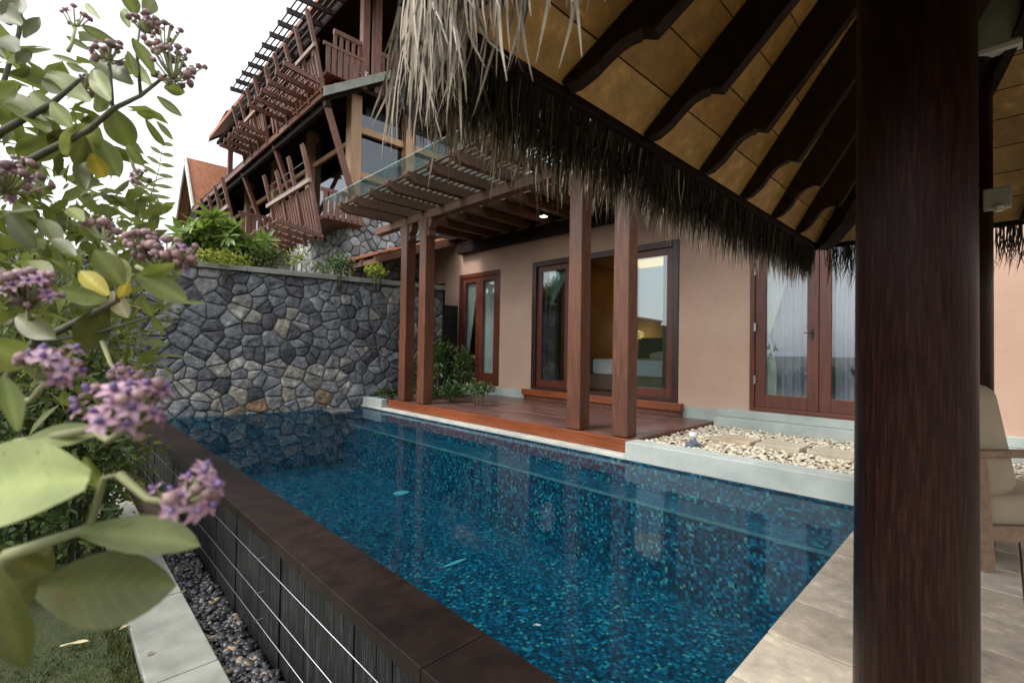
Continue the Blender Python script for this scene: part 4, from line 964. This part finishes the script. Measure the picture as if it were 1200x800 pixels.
U = [(58,155,-4,98,26,'leaf'),(85,145,26,106,20,'leafpale'),(105,120,52,82,26,'leafpale'),(75,108,45,95,14,'leafdark'),(76,163,18,184,27,'leaf'),(114,148,74,182,32,'leaf'),(131,127,152,174,30,'leaf'),(130,118,107,80,20,'leafpale'),
 (155,100,104,62,22,'leafdark'),(178,100,145,65,15,'leafpale'),(180,88,156,42,14,'leaf'),(158,18,148,-10,17,'leaf'),(168,18,182,-4,16,'leaf'),(152,33,143,8,10,'leafpale'),(118,23,90,-4,8,'leafpale'),(137,49,93,32,13,'leafpale'),
 (108,60,76,42,7,'leafpale'),(103,84,74,74,9,'leaf'),(114,160,141,204,20,'leaf'),(149,170,167,194,13,'leaf'),(92,183,99,220,15,'leafdark'),(108,180,122,209,19,'leafyellow'),(171,140,193,172,9,'leaf'),(183,142,203,164,7,'leafpale'),
 (160,131,184,137,11,'leaf'),(184,113,213,136,10,'leafpale'),(192,102,217,108,13,'leaf'),(98,160,90,195,18,'leafdark'),(60,120,84,150,18,'leafpale'),(120,100,118,136,16,'leafpale'),(80,152,55,170,14,'leafdark'),(150,60,160,90,10,'leafpale'),
 (25,30,-8,2,26,'leafdark'),(28,45,46,18,12,'leafdark'),(22,62,-6,38,22,'leafdark'),(20,75,36,60,12,'leafdark'),(6,70,-10,46,12,'leaf'),(20,100,-10,120,18,'leaf'),(10,30,22,-8,20,'leafdark'),(60,58,8,62,6,'leafpale'),(95,75,60,64,6,'leafpale'),(14,88,34,82,10,'leafdark')]
for (x0,y0,x1,y1,w,m) in U:
    pleaf(tb, x0,y0,x1,y1,w*1.05,random.uniform(.95,1.06),m,random.uniform(-.03,.05),droop=random.uniform(.02,.14),wave=.04)
Q = [(144,334,112,292,27,'leaf',.3),(127,346,92,315,21,'leafyellow',.1),(127,351,64,341,21,'leafpale',-.4),(126,359,92,413,35,'leafdark',.2),(132,341,149,373,18,'leafdry',.3),(160,322,220,353,27,'leafpale',-.3),(165,322,202,312,16,'leaf',.5),(215,353,240,355,6,'leafpale',0),
 (140,350,150,330,12,'leafyellow',.4),(128,352,152,372,10,'leaf',.4),(150,330,140,300,14,'leaf',.2),(178,370,168,352,12,'leaf',.2),(178,370,190,388,9,'leaf',.5),(60,330,30,300,24,'leaf',.3),(20,370,60,395,26,'leafdark',.2),(70,290,50,250,20,'leafdark',.3),(98,260,78,240,16,'leaf',.3),(40,410,95,432,24,'leaf',.5),(88,300,60,275,16,'leafdark',.4),(10,250,40,290,22,'leafdark',.4)]
for (x0,y0,x1,y1,w,m,tl) in Q: pleaf(tb, x0,y0,x1,y1,w,random.uniform(.76,.84),m,random.uniform(-.03,.04),tl,wave=.03)
flower_cluster(tb, 206,78,30,1.0,34,(190,92,1.0),.15,-.2,bud=.007); flower_cluster(tb, 198,48,24,1.0,14,(170,50,1.0),.1,-.2,bud=.006); flower_cluster(tb, 128,62,16,1.0,22,(128,72,1.0),.2,-.1,bud=.007)
flower_cluster(tb, 172,32,16,1.0,18,(165,25,1.0),.3,0,bud=.007); flower_cluster(tb, 12,208,32,.9,40,(-30,225,1.0),.35,.1); flower_cluster(tb, 100,100,12,1.0,8,(102,86,1.0),.1,0)
flower_cluster(tb, 32,338,30,.72,36,(40,402,.95),.4,.1); flower_cluster(tb, 166,284,17,.8,20,(160,300,.8),.1,0); flower_cluster(tb, 204,300,24,.82,30,(160,312,.8),.35,0); flower_cluster(tb, 118,270,14,.85,14,(150,310,.8),.1,0)
flower_cluster(tb, 188,302,16,.8,16,(160,312,.8),.1,0); flower_cluster(tb, 165,208,10,1.0,8,(150,172,1.0),.1,0,bud=.006); flower_cluster(tb, 145,440,14,.8,18,(120,400,.85),.4,.1); flower_cluster(tb, 90,20,14,1.05,8,(80,60,1.0),.1,0,bud=.006)
foliage(at(75,112,d=1.3), (.17,.17,.15), 46, .115, .046, M['leaf'], parent=tb, shell=.5, name='rear_foliage')
foliage(at(0,180,d=1.35), (.22,.25,.30), 170, .10, .040, M['leaf'], parent=tb, gaps=.15, shell=.5, name='rear_foliage')
foliage(at(35,320,d=1.35), (.36,.32,.40), 520, .085, .034, M['leaf'], parent=tb, gaps=.15, shell=.5, name='rear_foliage')
# ---- garden shrubs between the crown flower and the stone wall
def sh(px,py,d,rad,n,ln,w,m,label,zb=-.66,**kw):
    p = at(px,py,d=d); tp_ = p.z+rad[2]; p.z = (tp_+zb)/2; k = (tp_-zb)/2/rad[2]
    return shrub('garden_shrub', p, (rad[0],rad[1],rad[2]*k), int(n*min(k,1.8)), ln, w, M[m], label, 'shrub', None, zb, **kw)
sh(55,360,3.7,(.62,.6,.75),1900,.085,.036,'bushmid','mid green shrub right behind the crown flower leaves, left of the stone wall', gaps=.08)
sh(115,310,4.0,(.5,.6,.62),1300,.10,.04,'leaf','grey green shrub left of the stone wall top, against the sky', gaps=.1)
sh(10,270,4.2,(.7,.7,.8),1600,.10,.04,'bushmid','tall bushy shrub at the left edge, behind the lilac blossoms', gaps=.1)
sh(60,480,3.6,(.5,.5,.85),1500,.075,.032,'bush','dark green shrub on the lawn under the crown flower leaves', gaps=.05)
shrub('garden_shrub',at(88,392,d=3.75),(.12,.12,.14),200,.06,.03,M['limey'],'small yellow green plant glowing among the left shrubs','shrub',None,-.66)
sh(122,405,4.2,(.24,.3,.36),600,.06,.026,'bushmid','slender small leaved shrub in front of the stone wall left end', gaps=.12)
sh(5,560,3.4,(.4,.4,.62),900,.07,.03,'bush','dark low shrub at the left edge above the lawn', gaps=.05)
sh(96,520,4.6,(.26,.4,.62),800,.06,.026,'bush','low dark shrub beside the far end of the pool wall', gaps=.05)
# feathery fern fronds against the sky
fp = at(168,262,d=2.6); t = thing('fern', fp, 'feathery fern frond standing against the sky left of the gable', 'fern')
for (bx,by,tx,ty) in ((160,265,190,168),(150,265,172,215)):
    P = [at(bx+(tx-bx)*i/8+6*math.sin(i/8*3),by+(ty-by)*i/8,d=2.6) for i in range(9)]; b = MB(); b.tube(P,[.004-.0003*i for i in range(9)],5); st = b.build('frond', M['stemgreen'], t, smooth=True); mb, cc = MB(), []
    ax = (P[-1]-P[0]).normalized(); sd = ax.cross(toCam(P[4])).normalized()
    for i in range(1,9):
        for s in (-1,1):
            d = (sd*s+ax*.35+V3((0,0,-.12))).normalized(); leaf_into(mb, cc, P[i], P[i]+d*(.12-.009*i), toCam(P[i]), .022, .2, .12, (1,1,1), 0, 1, 5)
    mb.build('leaflets', M['leafpale'], st, smooth=True, colors=cc)
# ---- plants on top of the stone wall
def rosette(par_c, rad, n, ln, w, m, label, name='frangipani_bush'):
    c = V3(par_c); t = thing(name, (c.x,c.y,2.2), label, 'bush'); mb, cc, sb = MB(), [], MB()
    for k in range(n):
        v = rnd_dir(.2); p = c+V3((v.x*rad[0],v.y*rad[1],v.z*rad[2]))*random.random()**.4; ax = (rnd_dir(.8)*.6+v*.4).normalized(); sb.tube([V3((c.x+v.x*.08,c.y+v.y*.08,2.2)),(p+V3((c.x,c.y,c.z-.2)))/2,p],[.012,.009,.006],5)
        for i in range(9):
            a = i*2.4; s1 = ax.orthogonal().normalized(); s2 = ax.cross(s1); d = (s1*math.cos(a)+s2*math.sin(a)+ax*random.uniform(.1,.7)).normalized(); tn = random.uniform(.75,1.25)
            leaf_into(mb, cc, p, p+d*ln*random.uniform(.7,1.15), (ax+V3((0,0,.5))), w*random.uniform(.8,1.1), .2, .22, (tn,tn,tn*.9), .02, .95, 5)
    mb.build('foliage', M[m], t, smooth=True, colors=cc); sb.build('stems', M['stem'], t, smooth=True)
rosette(at(245,283,d=8.3),(.55,.5,.46),46,.30,.10,'lime','lush bright green broad leaved bush on the stone wall, below the gable')
rosette(at(292,292,d=8.6),(.45,.45,.32),30,.24,.085,'lime','broad leaved green bush on the stone wall under the lower balconies')
def wl(px,py,d,rad,n,ln,w,m,label,**kw): return shrub('wall_top_shrub', at(px,py,d=d), rad, n, ln, w, M[m], label, 'shrub', 'shrubs on top of the stone wall', 2.2, stems=4, **kw)
wl(312,302,8.5,(.42,.3,.17),700,.07,.035,'bushmid','low small leaved hedge plant on the wall cap below the balconies')
wl(262,304,7.9,(.5,.25,.14),700,.06,.03,'limey','low pale flowering edge plant along the left part of the wall cap')
wl(352,302,9.3,(.25,.25,.22),200,.07,.03,'limey','thin wispy plant on the wall before the pale stone base', gaps=.2)
wl(400,310,8.95,(.30,.28,.18),600,.07,.035,'bush','dark green rounded shrub on the wall before the pale stone corner')
wl(441,317,9.1,(.20,.2,.14),380,.06,.03,'limey','bright yellow green shrub on the wall next to the pergola columns')
wl(378,314,8.9,(.16,.2,.10),160,.06,.03,'bushmid','small sparse plant between the two darker wall top shrubs', gaps=.1)
# ---- planting bed beyond the deck
def bd_(px,py,Z,rad,n,ln,w,m,label,**kw):
    p = at(px,py,X=Z); return shrub('bed_plant', p, rad, n, ln, w, M[m], label, 'plant', 'plants in the bed beyond the deck', .12, stems=5, **kw)
bd_(517,424,5.6,(.22,.3,.48),420,.13,.055,'bush','tall leafy plant by the columns before the black gate', gaps=.05)
bd_(540,432,5.9,(.25,.3,.40),420,.12,.05,'bush','leafy dark green plant before the far glazed door', gaps=.05)
bd_(483,440,5.4,(.16,.25,.36),260,.10,.045,'bushmid','leafy plant half hidden between the paired far columns', gaps=.05)
for i,(px,py,lb) in enumerate(((500,459,'low ground plant at the deck end, left'),(530,458,'low ground plant at the deck end, middle'),(560,455,'low ground plant at the deck end, below the far door'),(458,462,'low tuft at the foot of the stone wall'))):
    bd_(px,py,5.2 if i<3 else 4.9,(.34,.22,.09),320,.09,.03,'bush',lb)
# fallen leaves
for (px,py,z,m,lb) in ((172,768,-.612,'leafdry','small dry leaf lying on the concrete edging'),(212,695,-.612,'leafdry','tiny dry leaf on the concrete edging by the pebbles'),):
    p = at(px,py,Z=z); mb, cc = MB(), []; leaf_into(mb, cc, p, p+V3((.035,.02,.006)), V3((0,0,1)), .018, .5, .1, (.45,.35,.3)); tag(mb.build('fallen_leaf', M[m], smooth=True, colors=cc), lb, 'leaf', 'fallen leaves')
for (px,py,qx,qy,lb) in ((70,757,106,753,'long pale curled leaf lying on the mossy lawn'),(140,738,152,732,'short pale leaf lying on the lawn by the edging')):
    p, q = at(px,py,Z=-.62), at(qx,qy,Z=-.615); mb, cc = MB(), []; leaf_into(mb, cc, p, q, V3((0,0,1)), .03, .8, -.08, (.9,.9,.8), .1); tag(mb.build('fallen_leaf', M['leafdry'], smooth=True, colors=cc), lb, 'leaf', 'fallen leaves')
# ---- far wooded slope across the valley (mirrored in the door panes)
mb, cc = MB(), []
for k in range(9000):
    y = random.uniform(-14,62); x = -22-random.random()*5; top = 1.9+.9*noise.noise((y*.5,1.7,0))+(4.2*math.exp(-((y-33)/4)**2))-(1.9 if y<12 else 0)
    z = -1+(top+1)*random.random()**.6; tn = random.uniform(.5,1.4)
    cheap_leaf(mb, cc, V3((x,y,z)), rnd_dir(.2), rnd_dir(.8), random.uniform(.4,.8), random.uniform(.25,.45), (tn,tn,tn))
tag(stuff(mb.build('woods', M['bush'], smooth=True, colors=cc)), 'wooded slope across the valley that the door panes mirror', 'woods')
# ================================================================== SKY, SUN, CAMERA
W = bpy.data.worlds.new('World'); S.world = W; W.use_nodes = True; nt = W.node_tree; bg = nt.nodes['Background']
sky = N(nt, 'ShaderNodeTexSky', sky_type='NISHITA', sun_disc=False, sun_elevation=math.radians(48), sun_rotation=math.radians(-75), air_density=1.2, dust_density=4.0, ozone_density=.8)
hs = N(nt, 'ShaderNodeHueSaturation', i_Saturation=.22, i_Value=1.0); L(nt, sky.outputs[0], hs.inputs['Color'])
mx = N(nt, 'ShaderNodeMix', data_type='RGBA'); mx.inputs[0].default_value = .45; L(nt, hs.outputs[0], mx.inputs[6]); mx.inputs[7].default_value = (9.5,9.9,10.2,1)
L(nt, mx.outputs[2], bg.inputs[0]); bg.inputs[1].default_value = .11
sl = bpy.data.lights.new('sun','SUN'); sl.energy = 1.0; sl.angle = math.radians(14); sl.color = (1,.95,.88)
so = bpy.data.objects.new('sun', sl); COL.objects.link(so)
# sun stands to the left, over the valley
sd_ = V3((math.sin(math.radians(-75))*math.cos(math.radians(48)), math.cos(math.radians(-75))*math.cos(math.radians(48)), math.sin(math.radians(48))))
so.rotation_euler = sd_.to_track_quat('Z','Y').to_euler()
cd = bpy.data.cameras.new('camera'); co = bpy.data.objects.new('camera', cd); COL.objects.link(co); S.camera = co
cd.sensor_width = 36; cd.lens = F/1200*36; cd.clip_start = .02; cd.clip_end = 2000
co.matrix_world = Matrix.Translation(CAM) @ R.to_4x4()
cd.dof.use_dof = True; cd.dof.focus_distance = 2.5; cd.dof.aperture_fstop = 3.6
S.view_settings.view_transform = 'Standard'; S.view_settings.look = 'None'; S.view_settings.gamma = 1; S.view_settings.exposure = 1.22
S.cycles.max_bounces = 10; S.cycles.transparent_max_bounces = 16; S.cycles.caustics_refractive = False; S.cycles.caustics_reflective = False
S.cycles.use_denoising = True; S.cycles.sample_clamp_indirect = 6
